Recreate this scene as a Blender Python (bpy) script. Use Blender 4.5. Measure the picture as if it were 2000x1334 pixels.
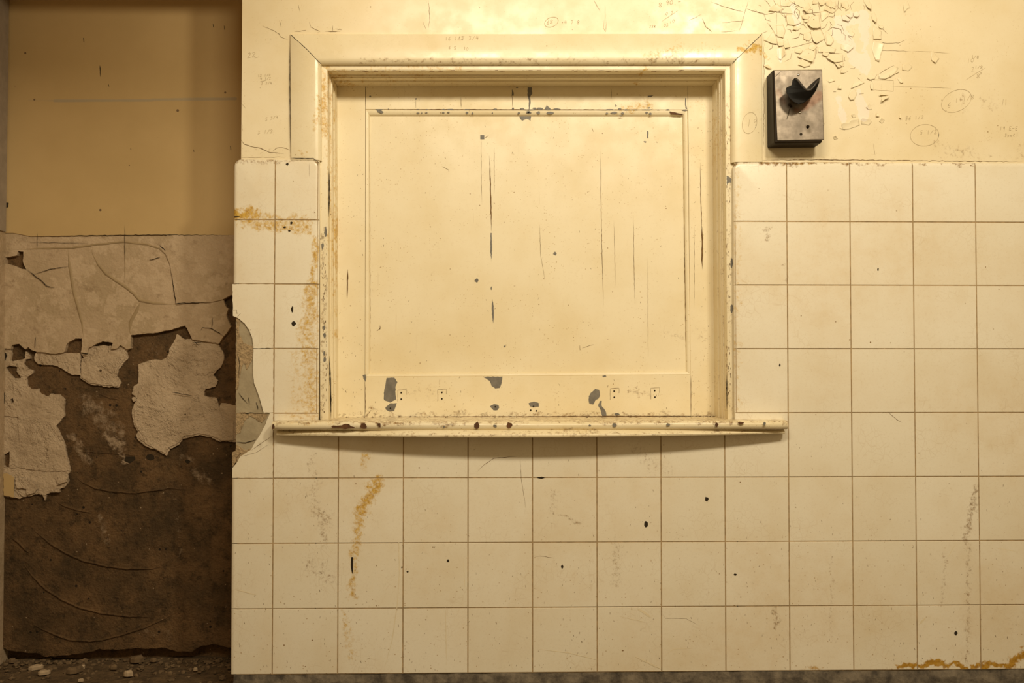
import bpy, bmesh, math, random
from mathutils import Vector, Matrix
from mathutils.geometry import tessellate_polygon

random.seed(7)
for o in list(bpy.data.objects): bpy.data.objects.remove(o)
S = bpy.context.scene
COL = S.collection

# ---------------------------------------------------------------- camera
FPX = 1900.0                       # focal length in pixels of the 2000 x 1334 frame
CAM_Z = 0.785                      # above the floor
PITCH, YAW, ROLL = 0.0249, -0.0229, -0.0001
CAM = Vector((0.0, -2.3214, CAM_Z))
ROT = Matrix.Rotation(YAW, 3, 'Z') @ Matrix.Rotation(PITCH, 3, 'X') @ Matrix.Rotation(ROLL, 3, 'Y')
cd = bpy.data.cameras.new('camera'); cam = bpy.data.objects.new('camera', cd); COL.objects.link(cam)
cd.sensor_width = 36; cd.lens = FPX / 2000 * 36; cd.clip_start = 0.02
cam.matrix_world = Matrix.Translation(CAM) @ (ROT @ Matrix.Rotation(math.pi / 2, 3, 'X')).to_4x4()
S.camera = cam

# ---------------------------------------------------------------- light
S.view_settings.view_transform = 'Standard'; S.view_settings.look = 'None'
S.view_settings.gamma = 1; S.view_settings.use_curve_mapping = False
S.view_settings.exposure = 0.0
w = bpy.data.worlds.new('world'); S.world = w; w.use_nodes = True
w.node_tree.nodes['Background'].inputs[0].default_value = (1.0, 0.70, 0.34, 1)
w.node_tree.nodes['Background'].inputs[1].default_value = 0.39
# two shaded work lamps in front of the wall, above and to either side of the camera
for lx, aim, watt, sx, sy in ((0.03, -0.20, 22.5, .80, .26), (0.88, 0.85, 22.0, .22, .20)):
    ld = bpy.data.lights.new('work_lamp', 'AREA'); lamp = bpy.data.objects.new('work_lamp', ld); COL.objects.link(lamp)
    ld.shape = 'RECTANGLE'; ld.size = sx; ld.size_y = sy; ld.energy = watt; ld.color = (1.0, 0.86, 0.62)
    lamp.location = (lx, -1.80, CAM_Z + 1.35)
    lamp.rotation_euler = (Vector((aim, 0, CAM_Z + 0.2)) - lamp.location).to_track_quat('-Z', 'Y').to_euler()

# ---------------------------------------------------------------- helpers
def U(px, py, y=0.0):
    """photo pixel -> point on the vertical plane y (the plane of the thing it lies on)"""
    d = ROT @ Vector(((px - 1000) / FPX, 1.0, (667 - py) / FPX))
    return CAM + d * ((y - CAM.y) / d.y)
MMPX = 2.3214 / FPX                 # metres per pixel on the tiled wall

def obj(name, verts, faces, mat, parent=None, smooth=False):
    me = bpy.data.meshes.new(name); me.from_pydata([tuple(v) for v in verts], [], faces); me.update()
    bm = bmesh.new(); bm.from_mesh(me); bmesh.ops.recalc_face_normals(bm, faces=bm.faces[:]); bm.to_mesh(me); bm.free()
    if mat: me.materials.append(mat)
    if smooth: me.polygons.foreach_set('use_smooth', [True] * len(me.polygons))
    o = bpy.data.objects.new(name, me); COL.objects.link(o); o.parent = parent
    return o
def structure(o): o['kind'] = 'structure'; return o
def stuff(o): o['kind'] = 'stuff'; return o
def tag(o, label, cat, group=None):
    o['label'] = label; o['category'] = cat
    if group: o['group'] = group
    return o
def empty(name, loc):
    o = bpy.data.objects.new(name, None); COL.objects.link(o); o.location = loc; o.empty_display_size = 0.05
    bpy.context.view_layer.update()
    return o
def child(o, parent):               # parent without moving
    o.parent = parent; o.matrix_parent_inverse = Matrix.Translation(parent.location).inverted() if parent.type == 'EMPTY' else Matrix()
    return o

class Geo:
    def __init__(s): s.v = []; s.f = []
    def add(s, v, f):
        b = len(s.v); s.v += [Vector(p) for p in v]; s.f += [tuple(i + b for i in q) for q in f]
    def box(s, x0, x1, y0, y1, z0, z1):
        s.add([(x, y, z) for x in (x0, x1) for y in (y0, y1) for z in (z0, z1)],
              [(0, 1, 3, 2), (4, 6, 7, 5), (0, 4, 5, 1), (2, 3, 7, 6), (0, 2, 6, 4), (1, 5, 7, 3)])
    def build(s, name, mat, parent=None, smooth=False): 
        o = obj(name, s.v, s.f, mat, None, smooth)
        return child(o, parent) if parent else o

def rough(loop, step=7.0, amp=1.2, rng=random):
    """closed pixel outline with a broken edge"""
    out = []
    n = len(loop)
    for i in range(n):
        a = Vector(loop[i]); b = Vector(loop[(i + 1) % n]); L = (b - a).length
        k = max(1, int(L / step)); nrm = Vector((-(b - a).y, (b - a).x)) / max(L, 1e-6)
        for j in range(k):
            p = a.lerp(b, j / k)
            if j: p = p + nrm * rng.uniform(-amp, amp)
            out.append((p.x, p.y))
    return out
def slab_geo(g, loops, yf, thick, taper=0.0):
    """outline(s) in pixels at plane yf, given thickness (first loop outer, others holes)"""
    pts = [[U(x, y, yf) for x, y in lp] for lp in loops]
    flat = [p for lp in pts for p in lp]
    tris = tessellate_polygon([[Vector((p.x, p.z, 0)) for p in lp] for lp in pts])
    b = len(g.v)
    back = [Vector((p.x, p.y + thick, p.z)) for p in flat]
    g.v += flat + back; n = len(flat)
    g.f += [(b + t[0], b + t[1], b + t[2]) for t in tris]
    s = 0
    for lp in pts:
        m = len(lp)
        for i in range(m):
            j = (i + 1) % m
            g.f.append((b + s + i, b + s + j, b + n + s + j, b + n + s + i))
        s += m
def slab(name, loops, yf, thick, mat, parent=None):
    g = Geo(); slab_geo(g, loops, yf, thick); return g.build(name, mat, parent)
def ribbon(g, pts, y, wpx=1.0, jit=0.6, h=0.0003, taper=True, step=5.0, rng=random):
    """crack / pencil line: polyline in pixels on plane y, proud by h"""
    q = []
    for i in range(len(pts) - 1):
        a = Vector(pts[i][:2]); b = Vector(pts[i + 1][:2]); k = max(1, int((b - a).length / step))
        for j in range(k): q.append(a.lerp(b, j / k) + (Vector((rng.uniform(-jit, jit), rng.uniform(-jit, jit))) if j else Vector((0, 0))))
    q.append(Vector(pts[-1][:2])); n = len(q); b0 = len(g.v)
    for i, p in enumerate(q):
        t = (q[min(i + 1, n - 1)] - q[max(i - 1, 0)]); t.normalize(); nn = Vector((-t.y, t.x))
        e = min(1, (min(i, n - 1 - i) + 0.35) / (0.25 * n + .1)) if taper else 1
        ww = wpx * 0.5 * e * (rng.uniform(.7, 1.2) if jit else 1)
        for s in (-1, 1):
            c = p + nn * ww * s; g.v.append(U(c.x, c.y, y - h))
    for i in range(n - 1): g.f.append((b0 + 2 * i, b0 + 2 * i + 1, b0 + 2 * i + 3, b0 + 2 * i + 2))
def ridge(g, pts, y, wpx, h, jit=.6, rng=random):
    """raised bead along a polyline"""
    q = []
    for i in range(len(pts) - 1):
        a = Vector(pts[i]); b = Vector(pts[i + 1]); k = max(1, int((b - a).length / 5))
        for j in range(k): q.append(a.lerp(b, j / k) + Vector((rng.uniform(-jit, jit), rng.uniform(-jit, jit))))
    q.append(Vector(pts[-1])); n = len(q); b0 = len(g.v)
    for i, p in enumerate(q):
        t = (q[min(i + 1, n - 1)] - q[max(i - 1, 0)]); t.normalize(); nn = Vector((-t.y, t.x))
        e = min(1, (min(i, n - 1 - i)) / (0.2 * n + .1)); e = max(e, .1)
        for s, hh in ((-1, 0), (-.45, .8), (0, 1), (.45, .8), (1, 0)):
            c = p + nn * wpx * .5 * s * e; g.v.append(U(c.x, c.y, y) + Vector((0, -h * hh * e + (0.0006 if abs(s) == 1 else 0), 0)))
    for i in range(n - 1):
        for k in range(4): a = b0 + 5 * i + k; g.f.append((a, a + 1, a + 6, a + 5))
def blob(cx, cy, rx, ry, n=9, amp=.3, rng=random):
    return [(cx + rx * math.cos(t) * rng.uniform(1 - amp, 1 + amp), cy + ry * math.sin(t) * rng.uniform(1 - amp, 1 + amp))
            for t in [2 * math.pi * i / n for i in range(n)]]
def zoomed(pts, ox, oy, k): return [(ox + x / k, oy + y / k) for x, y in pts]

# ---------------------------------------------------------------- materials
def srgb(r, g, b):
    f = lambda c: (c / 255 / 12.92) if c / 255 <= .04045 else ((c / 255 + .055) / 1.055) ** 2.4
    return (f(r), f(g), f(b), 1)
class NT:
    def __init__(s, name):
        s.m = bpy.data.materials.new(name); s.m.use_nodes = True; s.t = s.m.node_tree; s.n = s.t.nodes; s.l = s.t.links
        s.bsdf = s.n['Principled BSDF']; s.pos = s.n.new('ShaderNodeNewGeometry').outputs['Position']
    def put(s, sock, v):
        if isinstance(v, bpy.types.NodeSocket): s.l.new(v, sock)
        elif v is not None: sock.default_value = v
    def math(s, op, a, b=None, c=None, clamp=False):
        n = s.n.new('ShaderNodeMath'); n.operation = op; n.use_clamp = clamp
        for i, v in enumerate((a, b, c)): 
            if v is not None: s.put(n.inputs[i], v)
        return n.outputs[0]
    def rng(s, v, lo, hi, a=0.0, b=1.0):
        n = s.n.new('ShaderNodeMapRange'); n.interpolation_type = 'SMOOTHSTEP'
        for i, q in enumerate((v, lo, hi, a, b)): s.put(n.inputs[i], q)
        return n.outputs[0]
    def scale(s, v, sc):
        n = s.n.new('ShaderNodeVectorMath'); n.operation = 'MULTIPLY'; s.put(n.inputs[0], v); n.inputs[1].default_value = sc
        return n.outputs[0]
    def noise(s, sc, detail=4, r=.55, vec=None, dist=0.0):
        n = s.n.new('ShaderNodeTexNoise'); s.put(n.inputs['Vector'], vec or s.pos)
        n.inputs['Scale'].default_value = sc; n.inputs['Detail'].default_value = detail; n.inputs['Roughness'].default_value = r; n.inputs['Distortion'].default_value = dist
        return n.outputs[0]
    def voro(s, sc, feature='F1', vec=None):
        n = s.n.new('ShaderNodeTexVoronoi'); n.feature = feature; s.put(n.inputs['Vector'], vec or s.pos); n.inputs['Scale'].default_value = sc
        return n
    def mix(s, f, a, b, blend='MIX'):
        n = s.n.new('ShaderNodeMix'); n.data_type = 'RGBA'; n.blend_type = blend
        s.put(n.inputs[0], f); s.put(n.inputs[6], a); s.put(n.inputs[7], b)
        return n.outputs[2]
    def warped(s):
        if not hasattr(s, 'wp'):
            P = s.pos
            for sc, amp in ((28, .050), (110, .022)):
                n = s.n.new('ShaderNodeTexNoise'); s.l.new(s.pos, n.inputs['Vector']); n.inputs['Scale'].default_value = sc; n.inputs['Detail'].default_value = 4
                a = s.n.new('ShaderNodeVectorMath'); a.operation = 'SUBTRACT'; s.l.new(n.outputs['Color'], a.inputs[0]); a.inputs[1].default_value = (.5, .5, .5)
                b = s.n.new('ShaderNodeVectorMath'); b.operation = 'MULTIPLY_ADD'; s.l.new(a.outputs[0], b.inputs[0]); b.inputs[1].default_value = (amp, amp, amp); s.l.new(P, b.inputs[2]); P = b.outputs[0]
            s.wp = P
        return s.wp
    def caps(s, lst, yplane=0.0, warp=False):
        """soft mask of strokes: (x1,y1,x2,y2,radius,strength) in photo pixels on plane y"""
        tot = None
        for x1, y1, x2, y2, r, k in lst:
            n = s.n.new('ShaderNodeGroup'); n.node_tree = CAPS
            a = U(x1, y1, yplane); b = U(x2 + .01, y2 + .01, yplane)
            s.l.new(s.warped() if warp else s.pos, n.inputs[0]); n.inputs[1].default_value = a; n.inputs[2].default_value = b - a
            n.inputs[3].default_value = r * MMPX * (1.5 if warp else 1); n.inputs[4].default_value = k
            tot = n.outputs[0] if tot is None else s.math('MAXIMUM', tot, n.outputs[0])
        return tot
    def specks(s, sc, size, dens):
        v = s.voro(sc); 
        sep = s.n.new('ShaderNodeSeparateColor'); s.l.new(v.outputs['Color'], sep.inputs[0])
        rad = s.math('MULTIPLY', s.rng(sep.outputs[0], 1 - dens, 1.0), size)
        return s.math('LESS_THAN', v.outputs['Distance'], rad)
    def done(s, color, rough, bump=None, bstr=.2, bdist=.001, spec=.5, metal=0):
        s.put(s.bsdf.inputs['Base Color'], color); s.put(s.bsdf.inputs['Roughness'], rough)
        s.bsdf.inputs['Specular IOR Level'].default_value = spec; s.bsdf.inputs['Metallic'].default_value = metal
        if bump is not None:
            b = s.n.new('ShaderNodeBump'); b.inputs['Strength'].default_value = bstr; b.inputs['Distance'].default_value = bdist
            s.l.new(bump, b.inputs['Height']); s.l.new(b.outputs[0], s.bsdf.inputs['Normal'])
        return s.m
def make_caps_group():
    g = bpy.data.node_groups.new('stroke_mask', 'ShaderNodeTree')
    for nm, ty in (('P', 'NodeSocketVector'), ('A', 'NodeSocketVector'), ('BA', 'NodeSocketVector'), ('R', 'NodeSocketFloat'), ('K', 'NodeSocketFloat')):
        g.interface.new_socket(nm, in_out='INPUT', socket_type=ty)
    g.interface.new_socket('M', in_out='OUTPUT', socket_type='NodeSocketFloat')
    i = g.nodes.new('NodeGroupInput'); o = g.nodes.new('NodeGroupOutput'); L = g.links.new
    def vm(op, a, b=None, out=0):
        n = g.nodes.new('ShaderNodeVectorMath'); n.operation = op; L(a, n.inputs[0])
        if b is not None: L(b, n.inputs[1])
        return n.outputs[out]
    def fm(op, a, b, clamp=False):
        n = g.nodes.new('ShaderNodeMath'); n.operation = op; n.use_clamp = clamp; L(a, n.inputs[0])
        if isinstance(b, float): n.inputs[1].default_value = b
        else: L(b, n.inputs[1])
        return n.outputs[0]
    flat = g.nodes.new('ShaderNodeVectorMath'); flat.operation = 'MULTIPLY'; flat.inputs[1].default_value = (1, 0, 1)
    pa = vm('SUBTRACT', i.outputs[0], i.outputs[1]); L(pa, flat.inputs[0]); pa = flat.outputs[0]
    t = fm('DIVIDE', vm('DOT_PRODUCT', pa, i.outputs[2], 1), vm('DOT_PRODUCT', i.outputs[2], i.outputs[2], 1), True)
    sc = g.nodes.new('ShaderNodeVectorMath'); sc.operation = 'SCALE'; L(i.outputs[2], sc.inputs[0]); L(t, sc.inputs['Scale'])
    d = vm('LENGTH', vm('SUBTRACT', pa, sc.outputs[0]), None, 1)
    mr = g.nodes.new('ShaderNodeMapRange'); mr.interpolation_type = 'SMOOTHSTEP'
    L(fm('DIVIDE', d, i.outputs[3]), mr.inputs[0]); mr.inputs[1].default_value = 0; mr.inputs[2].default_value = 1; mr.inputs[3].default_value = 1; mr.inputs[4].default_value = 0
    L(fm('MULTIPLY', mr.outputs[0], i.outputs[4]), o.inputs[0])
    return g
CAPS = make_caps_group()

def stained(nt, col, caps, colors, y=0.0, sc=90, lo=.42, hi=.62, k=1.0):
    """broken-up stain: stroke mask decides how much of a noise is let through"""
    m = nt.caps(caps, y, warp=True)
    n = nt.noise(sc, 9, .78)
    thr = nt.math('ADD', nt.math('MULTIPLY', nt.math('SUBTRACT', n, .5), 2.6), nt.math('SUBTRACT', m, .44))
    f2 = nt.math('MULTIPLY', nt.math('MULTIPLY', nt.rng(thr, -.12, .55), k), nt.rng(m, 0.02, .45))
    dark = nt.mix(nt.rng(nt.noise(sc * 1.7, 5, .7), .4, .65), colors[0], colors[1])
    return nt.mix(f2, col, dark)

RUST = ((.52, .29, .04, 1), (.34, .17, .02, 1))
OCHRE = ((.66, .43, .085, 1), (.44, .235, .028, 1))
DIRT = (srgb(150, 112, 62), srgb(92, 66, 34))

def mat_tile():
    t = NT('glazed_tile')
    inf = t.n.new('ShaderNodeObjectInfo').outputs['Random']
    c = t.mix(inf, (.85, .80, .67, 1), (.81, .755, .615, 1))
    c = t.mix(t.math('MULTIPLY', t.rng(t.noise(7, 5, .6), .42, .75), .35), c, (.70, .60, .41, 1))
    # patchy grime over the whole wall; splashed specks are more frequent low down
    sep = t.n.new('ShaderNodeSeparateXYZ'); t.l.new(t.pos, sep.inputs[0])
    low = t.rng(sep.outputs[2], .75, .1)
    c = t.mix(t.math('MULTIPLY', t.math('ADD', t.math('MULTIPLY', t.rng(t.noise(24, 6, .7), .38, .72), .5), .5), t.rng(t.noise(2.6, 4, .6), .38, .68, .05, .45)), c, (.66, .50, .28, 1))
    c = stained(t, c, [(458, 418, 500, 421, 15, 1), (455, 424, 600, 427, 10, .62), (475, 438, 600, 440, 18, .72), (560, 447, 600, 454, 13, .7),
        (619, 470, 612, 560, 11, .75), (612, 560, 600, 640, 26, .72), (602, 640, 612, 800, 30, .62), (575, 690, 585, 795, 26, .45), (560, 810, 612, 814, 14, .55),
        (716, 893, 712, 912, 15, .6), (738, 940, 714, 985, 19, .85), (709, 985, 694, 1060, 16, .74), (696, 1060, 686, 1165, 15, .66), (672, 1200, 690, 1290, 17, .5), (1440, 330, 1442, 800, 14, .42), (1460, 316, 1620, 318, 6, .6)],
        OCHRE, sc=95)
    c = stained(t, c, [(1755, 1304, 1800, 1295, 8, 1.2), (1800, 1295, 1845, 1296, 8, 1.2), (1845, 1298, 1900, 1303, 7, 1.1), (1900, 1300, 1972, 1297, 8, 1.15), (1972, 1298, 2002, 1272, 12, 1.2),
        (1570, 1305, 1600, 1307, 7, .6)], RUST, sc=70)
    c = stained(t, c, [(612, 890, 612, 990, 20, .4), (622, 1000, 640, 1015, 22, .5), (628, 1020, 636, 1062, 16, .5), (600, 1100, 645, 1130, 26, .42), (1903, 955, 1886, 1060, 10, .6), (1893, 1060, 1890, 1300, 10, .47),
        (1846, 1085, 1838, 1180, 7, .45), (1514, 1185, 1518, 1228, 7, .6), (1622, 1080, 1624, 1240, 6, .4), (1206, 1060, 1202, 1140, 18, .42), (1500, 440, 1502, 470, 6, .55), (1530, 520, 1540, 548, 6, .45),
        (1434, 316, 1660, 317, 8, .8), (1660, 317, 1900, 318, 6, .6), (455, 312, 600, 312, 9, .55), (1085, 960, 1080, 1000, 14, .42), (1080, 1000, 1135, 1020, 8, .5), (1240, 880, 1300, 920, 26, .38)],
        DIRT, sc=120)
    c = t.mix(t.math('MULTIPLY', t.specks(60, .11, .30), t.rng(t.noise(6, 3), .42, .6)), c, (.26, .16, .07, 1))
    c = t.mix(t.math('MULTIPLY', t.specks(130, .20, .3), t.math('MULTIPLY', t.rng(low, .1, 1.0), .7)), c, (.40, .26, .12, 1))
    c = t.mix(t.math('MULTIPLY', t.rng(t.noise(160, 5, .75), .52, .74), .24), c, (.42, .28, .13, 1))
    # crazing hairlines
    v = t.voro(60, 'DISTANCE_TO_EDGE', t.scale(t.pos, (1, 1, .8)))
    cz = t.math('MULTIPLY', t.math('LESS_THAN', v.outputs['Distance'], .025), t.math('MULTIPLY', t.rng(t.noise(9, 2), .52, .62), .16))
    c = t.mix(cz, c, (.45, .30, .14, 1))
    return t.done(c, t.rng(t.noise(14, 4), .3, .7, .22, .42), t.noise(9, 3), .10, .003, .5)
def mat_paint(name, base, stains=(), y=0.0, grain=None, rough_=.36, spk=.3, dirt=(), bare=(), bstr=.12):
    t = NT(name)
    b2 = tuple(v * k for v, k in zip(base[:3], (.93, .89, .80))) + (1,)
    c = t.mix(t.rng(t.noise(4, 5, .6), .35, .7), base, b2)
    if bare:
        m = t.caps(bare, y); n = t.noise(26, 5, .65)
        f = t.rng(t.math('SUBTRACT', t.math('ADD', m, n), 1.0), -.06, -.02)
        c = t.mix(f, c, (.86, .775, .65, 1))
    if stains: c = stained(t, c, stains, OCHRE, y, sc=130)
    if dirt: c = stained(t, c, dirt, DIRT, y, sc=110)
    c = t.mix(t.math('MULTIPLY', t.specks(80, .13, .28), t.rng(t.noise(8, 3), .42, .6)), c, (.33, .22, .10, 1))
    c = t.mix(t.math('MULTIPLY', t.specks(230, .33, .30), t.math('MULTIPLY', t.rng(t.noise(12, 3), .4, .65), spk)), c, (.50, .36, .17, 1))
    c = t.mix(t.math('MULTIPLY', t.rng(t.noise(130, 6, .75), .54, .76), .22), c, (.52, .37, .18, 1))
    if grain:
        v = t.scale(t.pos, (70, 70, 2.0) if grain == 'v' else (2.0, 70, 70))
        gn = t.noise(1.6, 3, .6, v); h = t.math('ADD', t.math('MULTIPLY', gn, .6), t.noise(25, 3))
        st = t.math('LESS_THAN', t.noise(2.2, 2, .5, v), .27)
        c = t.mix(t.math('MULTIPLY', st, t.math('MULTIPLY', t.rng(t.noise(10, 3), .45, .6), .25)), c, (.40, .28, .13, 1))
    else: h = t.noise(16, 5, .5)
    return t.done(c, t.rng(t.noise(20, 4), .3, .7, rough_ - .06, rough_ + .12), h, bstr, .002, .5)
def mat_plain(name, col, rough_=.7, var=.25, sc=60, bump=.3, dist=.002, spec=.3, metal=0, col2=None):
    t = NT(name)
    c2 = col2 or tuple(v * (1 - var) for v in col[:3]) + (1,)
    c = t.mix(t.rng(t.noise(sc, 6, .65), .3, .7), col, c2)
    return t.done(c, rough_, t.noise(sc * 1.8, 5, .6), bump, dist, spec, metal)
def mat_brown():
    t = NT('brown_render')
    c = t.mix(t.rng(t.noise(7, 6, .65), .35, .68), (.20, .118, .055, 1), (.085, .055, .028, 1))
    c = t.mix(t.math('MULTIPLY', t.rng(t.noise(38, 8, .8), .47, .66), .8), c, (.045, .03, .015, 1))
    m = t.caps(warp=True, yplane=.27, lst=[(170, 790, 230, 845, 45, .55), (205, 850, 240, 870, 18, .75), (140, 850, 170, 900, 22, .6), (240, 885, 245, 905, 8, .7), (370, 900, 400, 940, 32, .5), (350, 1000, 355, 1090, 16, .45), (195, 1010, 210, 1060, 16, .5), (270, 1225, 330, 1240, 32, .4), (60, 700, 80, 745, 20, .4), (255, 655, 340, 700, 40, .4)])
    f = t.rng(t.math('SUBTRACT', t.math('ADD', m, t.noise(60, 7, .75)), 1.0), -.1, .25)
    c = t.mix(t.math('MULTIPLY', f, .9), c, (.46, .345, .235, 1))
    c = t.mix(t.math('MULTIPLY', t.rng(t.noise(70, 8, .85), .56, .72), t.math('MULTIPLY', t.rng(t.noise(5, 3), .4, .6), .55)), c, (.38, .28, .18, 1))
    c = t.mix(t.specks(60, .22, .16), c, (.03, .02, .012, 1))
    c = t.mix(t.specks(85, .16, .14), c, (.40, .30, .20, 1))
    h = t.math('ADD', t.noise(30, 9, .75), t.math('MULTIPLY', t.noise(140, 4, .6), .5))
    return t.done(c, .88, h, 1.0, .010, .2)
def mat_skim():
    t = NT('grey_skim_plaster')
    c = t.mix(t.rng(t.noise(6, 5, .6), .4, .62), (.47, .355, .235, 1), (.41, .31, .195, 1))
    c = t.mix(t.math('MULTIPLY', t.rng(t.noise(22, 7, .7), .5, .56), .75), c, (.53, .41, .28, 1))
    c = t.mix(t.math('MULTIPLY', t.rng(t.noise(30, 6, .7), .56, .68), .5), c, (.27, .185, .11, 1))
    return t.done(c, .72, t.math('ADD', t.noise(22, 7, .7), t.noise(90, 5, .6)), .6, .004, .25)
def mat_white_coat():
    t = NT('white_float_coat')
    c = t.mix(t.rng(t.noise(12, 6, .6), .35, .7), (.58, .455, .32, 1), (.47, .36, .245, 1))
    c = t.mix(t.specks(45, .16, .10), c, (.10, .07, .04, 1))
    h = t.math('ADD', t.math('ADD', t.noise(11, 8, .62, None, .4), t.math('MULTIPLY', t.noise(48, 6, .7), .5)), t.math('MULTIPLY', t.rng(t.noise(9, 6, .7, None, .3), .46, .54), .16))
    return t.done(c, .8, h, 1.0, .015, .2)
def mat_tan():
    t = NT('tan_wall_paint')
    c = t.mix(t.rng(t.noise(3, 4), .35, .7), (.52, .37, .175, 1), (.47, .33, .15, 1))
    m = t.caps([(60, 198, 130, 199, 5, .4), (110, 199, 300, 198, 5, 1), (300, 197, 462, 195, 6, .9)], .265)
    c = t.mix(t.math('MULTIPLY', t.rng(t.math('MULTIPLY', m, t.noise(40, 3, .6, t.scale(t.pos, (.3, 1, 1)))), .05, .4), .8), c, (.36, .30, .20, 1))
    c = t.mix(t.specks(40, .16, .10), c, (.16, .10, .05, 1))
    return t.done(c, .55, t.noise(60, 4), .12, .002, .35)
def mat_steel():
    t = NT('tarnished_steel')
    c = t.mix(t.rng(t.noise(28, 5, .6), .35, .7), (.30, .255, .21, 1), (.19, .16, .13, 1))
    y = -.053
    m = t.caps([(1575, 205, 1600, 185, 20, 1), (1522, 180, 1530, 200, 14, .7), (1572, 212, 1555, 215, 12, .7)], y)
    c = t.mix(t.math('MULTIPLY', t.rng(t.math('MULTIPLY', m, t.noise(40, 4)), .1, .5), .5), c, (.20, .075, .035, 1))
    m = t.caps([(1541, 206, 1546, 210, 8, 1), (1577, 247, 1580, 255, 9, .8), (1543, 213, 1537, 232, 3, .7), (1570, 233, 1588, 245, 10, .4)], y)  # thin slanting stroke is the screw's cast shadow put into the colour
    c = t.mix(t.math('MULTIPLY', m, .7), c, (.08, .06, .035, 1))
    return t.done(c, t.rng(t.noise(50, 4), .3, .7, .34, .55), t.noise(120, 4), .08, .001, .5, .75)

W_PAINT = (.83, .735, .53, 1); D_PAINT = (.85, .765, .56, 1); F_PAINT = (.83, .745, .545, 1)
M = {}
M['tile'] = mat_tile()
M['wall'] = mat_paint('cream_wall_paint', W_PAINT, bstr=.16, rough_=.33, spk=.35,
    dirt=[(1850, 303, 2000, 305, 12, .33), (1875, 290, 1900, 294, 18, .42), (1985, 270, 2000, 300, 20, .36), (1885, 185, 1890, 210, 10, .42), (1920, 190, 1928, 200, 12, .42), (1940, 195, 1945, 215, 10, .4), (1830, 280, 1860, 285, 16, .42), (1520, 304, 1640, 308, 8, .35), (470, 295, 550, 302, 10, .3)],
    stains=[(1492, 100, 1498, 110, 8, .7)],
    bare=[(1640, 40, 1690, 30, 34, .6), (1640, 60, 1690, 130, 38, .66), (1690, 30, 1690, 110, 30, .6), (1550, 10, 1560, 40, 16, .62), (1552, 30, 1560, 45, 14, .6), (1680, 180, 1690, 225, 26, .66), (1640, 190, 1650, 235, 20, .56), (1522, 95, 1526, 118, 8, .7)])
M['frame'] = mat_paint('cream_frame_paint', F_PAINT, grain=None, y=.01, bstr=.10, rough_=.26,
    stains=[(1438, 101, 1490, 96, 11, .9), (1262, 112, 1330, 100, 15, .6), (1290, 105, 1400, 95, 12, .4), (622, 190, 622, 250, 12, .6), (585, 295, 592, 305, 10, .55)],
    dirt=[(700, 121, 1420, 121, 6, .45), (1262, 118, 1330, 118, 8, .6)])
M['lining'] = mat_paint('cream_lining_paint', F_PAINT, grain=None, y=.02, bstr=.2, spk=.9,
    stains=[(633, 155, 632, 260, 12, .75), (640, 260, 646, 420, 9, .55), (650, 420, 652, 520, 11, .95), (652, 520, 654, 660, 9, .8), (655, 660, 656, 800, 6, .5), (700, 135, 900, 130, 9, .5), (640, 140, 700, 160, 16, .6), (1256, 128, 1256, 136, 8, .8), (1408, 200, 1410, 300, 8, .5), (700, 150, 1380, 158, 12, .42)],
    dirt=[(633, 440, 634, 820, 7, .5), (1422, 180, 1428, 800, 7, .42), (640, 150, 1400, 160, 10, .4), (1405, 300, 1412, 800, 6, .4)])
M['shutter'] = mat_paint('cream_shutter_paint', D_PAINT, grain='v', y=.13, bstr=.10, rough_=.42, spk=.7,
    stains=[(1215, 213, 1275, 210, 12, .65), (1262, 185, 1268, 205, 9, .55), (1355, 200, 1375, 215, 16, .42)],
    dirt=[(665, 813, 1400, 810, 9, .5), (800, 770, 850, 765, 25, .32), (1230, 766, 1260, 768, 12, .45), (1360, 640, 1385, 660, 16, .35), (1300, 650, 1335, 655, 14, .35), (722, 800, 760, 812, 12, .5), (1250, 190, 1275, 205, 12, .4)])
M['sill'] = mat_paint('cream_sill_paint', F_PAINT, grain='h', y=-.03, bstr=.22, rough_=.3, spk=.9,
    dirt=[(535, 822, 1535, 819, 8, .62), (560, 846, 1500, 848, 6, .45), (700, 846, 900, 848, 7, .45), (1000, 842, 1200, 846, 6, .5)], stains=[(560, 822, 660, 828, 10, .4), (1090, 838, 1160, 842, 8, .4)])
M['grout'] = mat_plain('grout', (.44, .31, .165, 1), .9, .4, 50)
M['mortar'] = mat_plain('grey_mortar', (.40, .335, .225, 1), .85, .2, 25, .5, .004, col2=(.32, .265, .175, 1))
M['sand'] = mat_plain('sand_mortar', (.52, .38, .22, 1), .95, .4, 120, .9, .006)
M['biscuit'] = mat_plain('tile_biscuit', (.62, .52, .37, 1), .9, .2, 80)
M['brown'] = mat_brown(); M['skim'] = mat_skim(); M['coat'] = mat_white_coat(); M['tan'] = mat_tan()
M['mastic'] = mat_plain('tan_filler', (.36, .265, .15, 1), .7, .15, 30, .2)
M['greystrip'] = mat_plain('grey_strip_paint', (.34, .28, .215, 1), .6, .2, 30, .2)
M['concrete'] = mat_plain('grimy_concrete', (.20, .165, .12, 1), .85, .65, 28, .8, .006, col2=(.055, .045, .035, 1))
M['floor'] = mat_plain('dirt_floor', (.15, .098, .05, 1), .95, .5, 30, 1.0, .01)
M['rubble'] = mat_plain('rubble', (.20, .135, .075, 1), .95, .4, 60, .6)
M['chip'] = mat_plain('plaster_chip', (.50, .38, .25, 1), .9, .25, 60, .4)
M['dark'] = mat_plain('dark_gap_and_shadow', (.035, .024, .012, 1), .9, .4, 60)
M['crack'] = mat_plain('crack_line', (.20, .115, .045, 1), .9, .4, 90)
M['pencil'] = mat_plain('pencil_graphite', (.56, .465, .30, 1), .6, .15, 200)
M['scuff'] = mat_plain('pale_scuff', (.80, .70, .50, 1), .5, .1, 60, .1)
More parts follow.
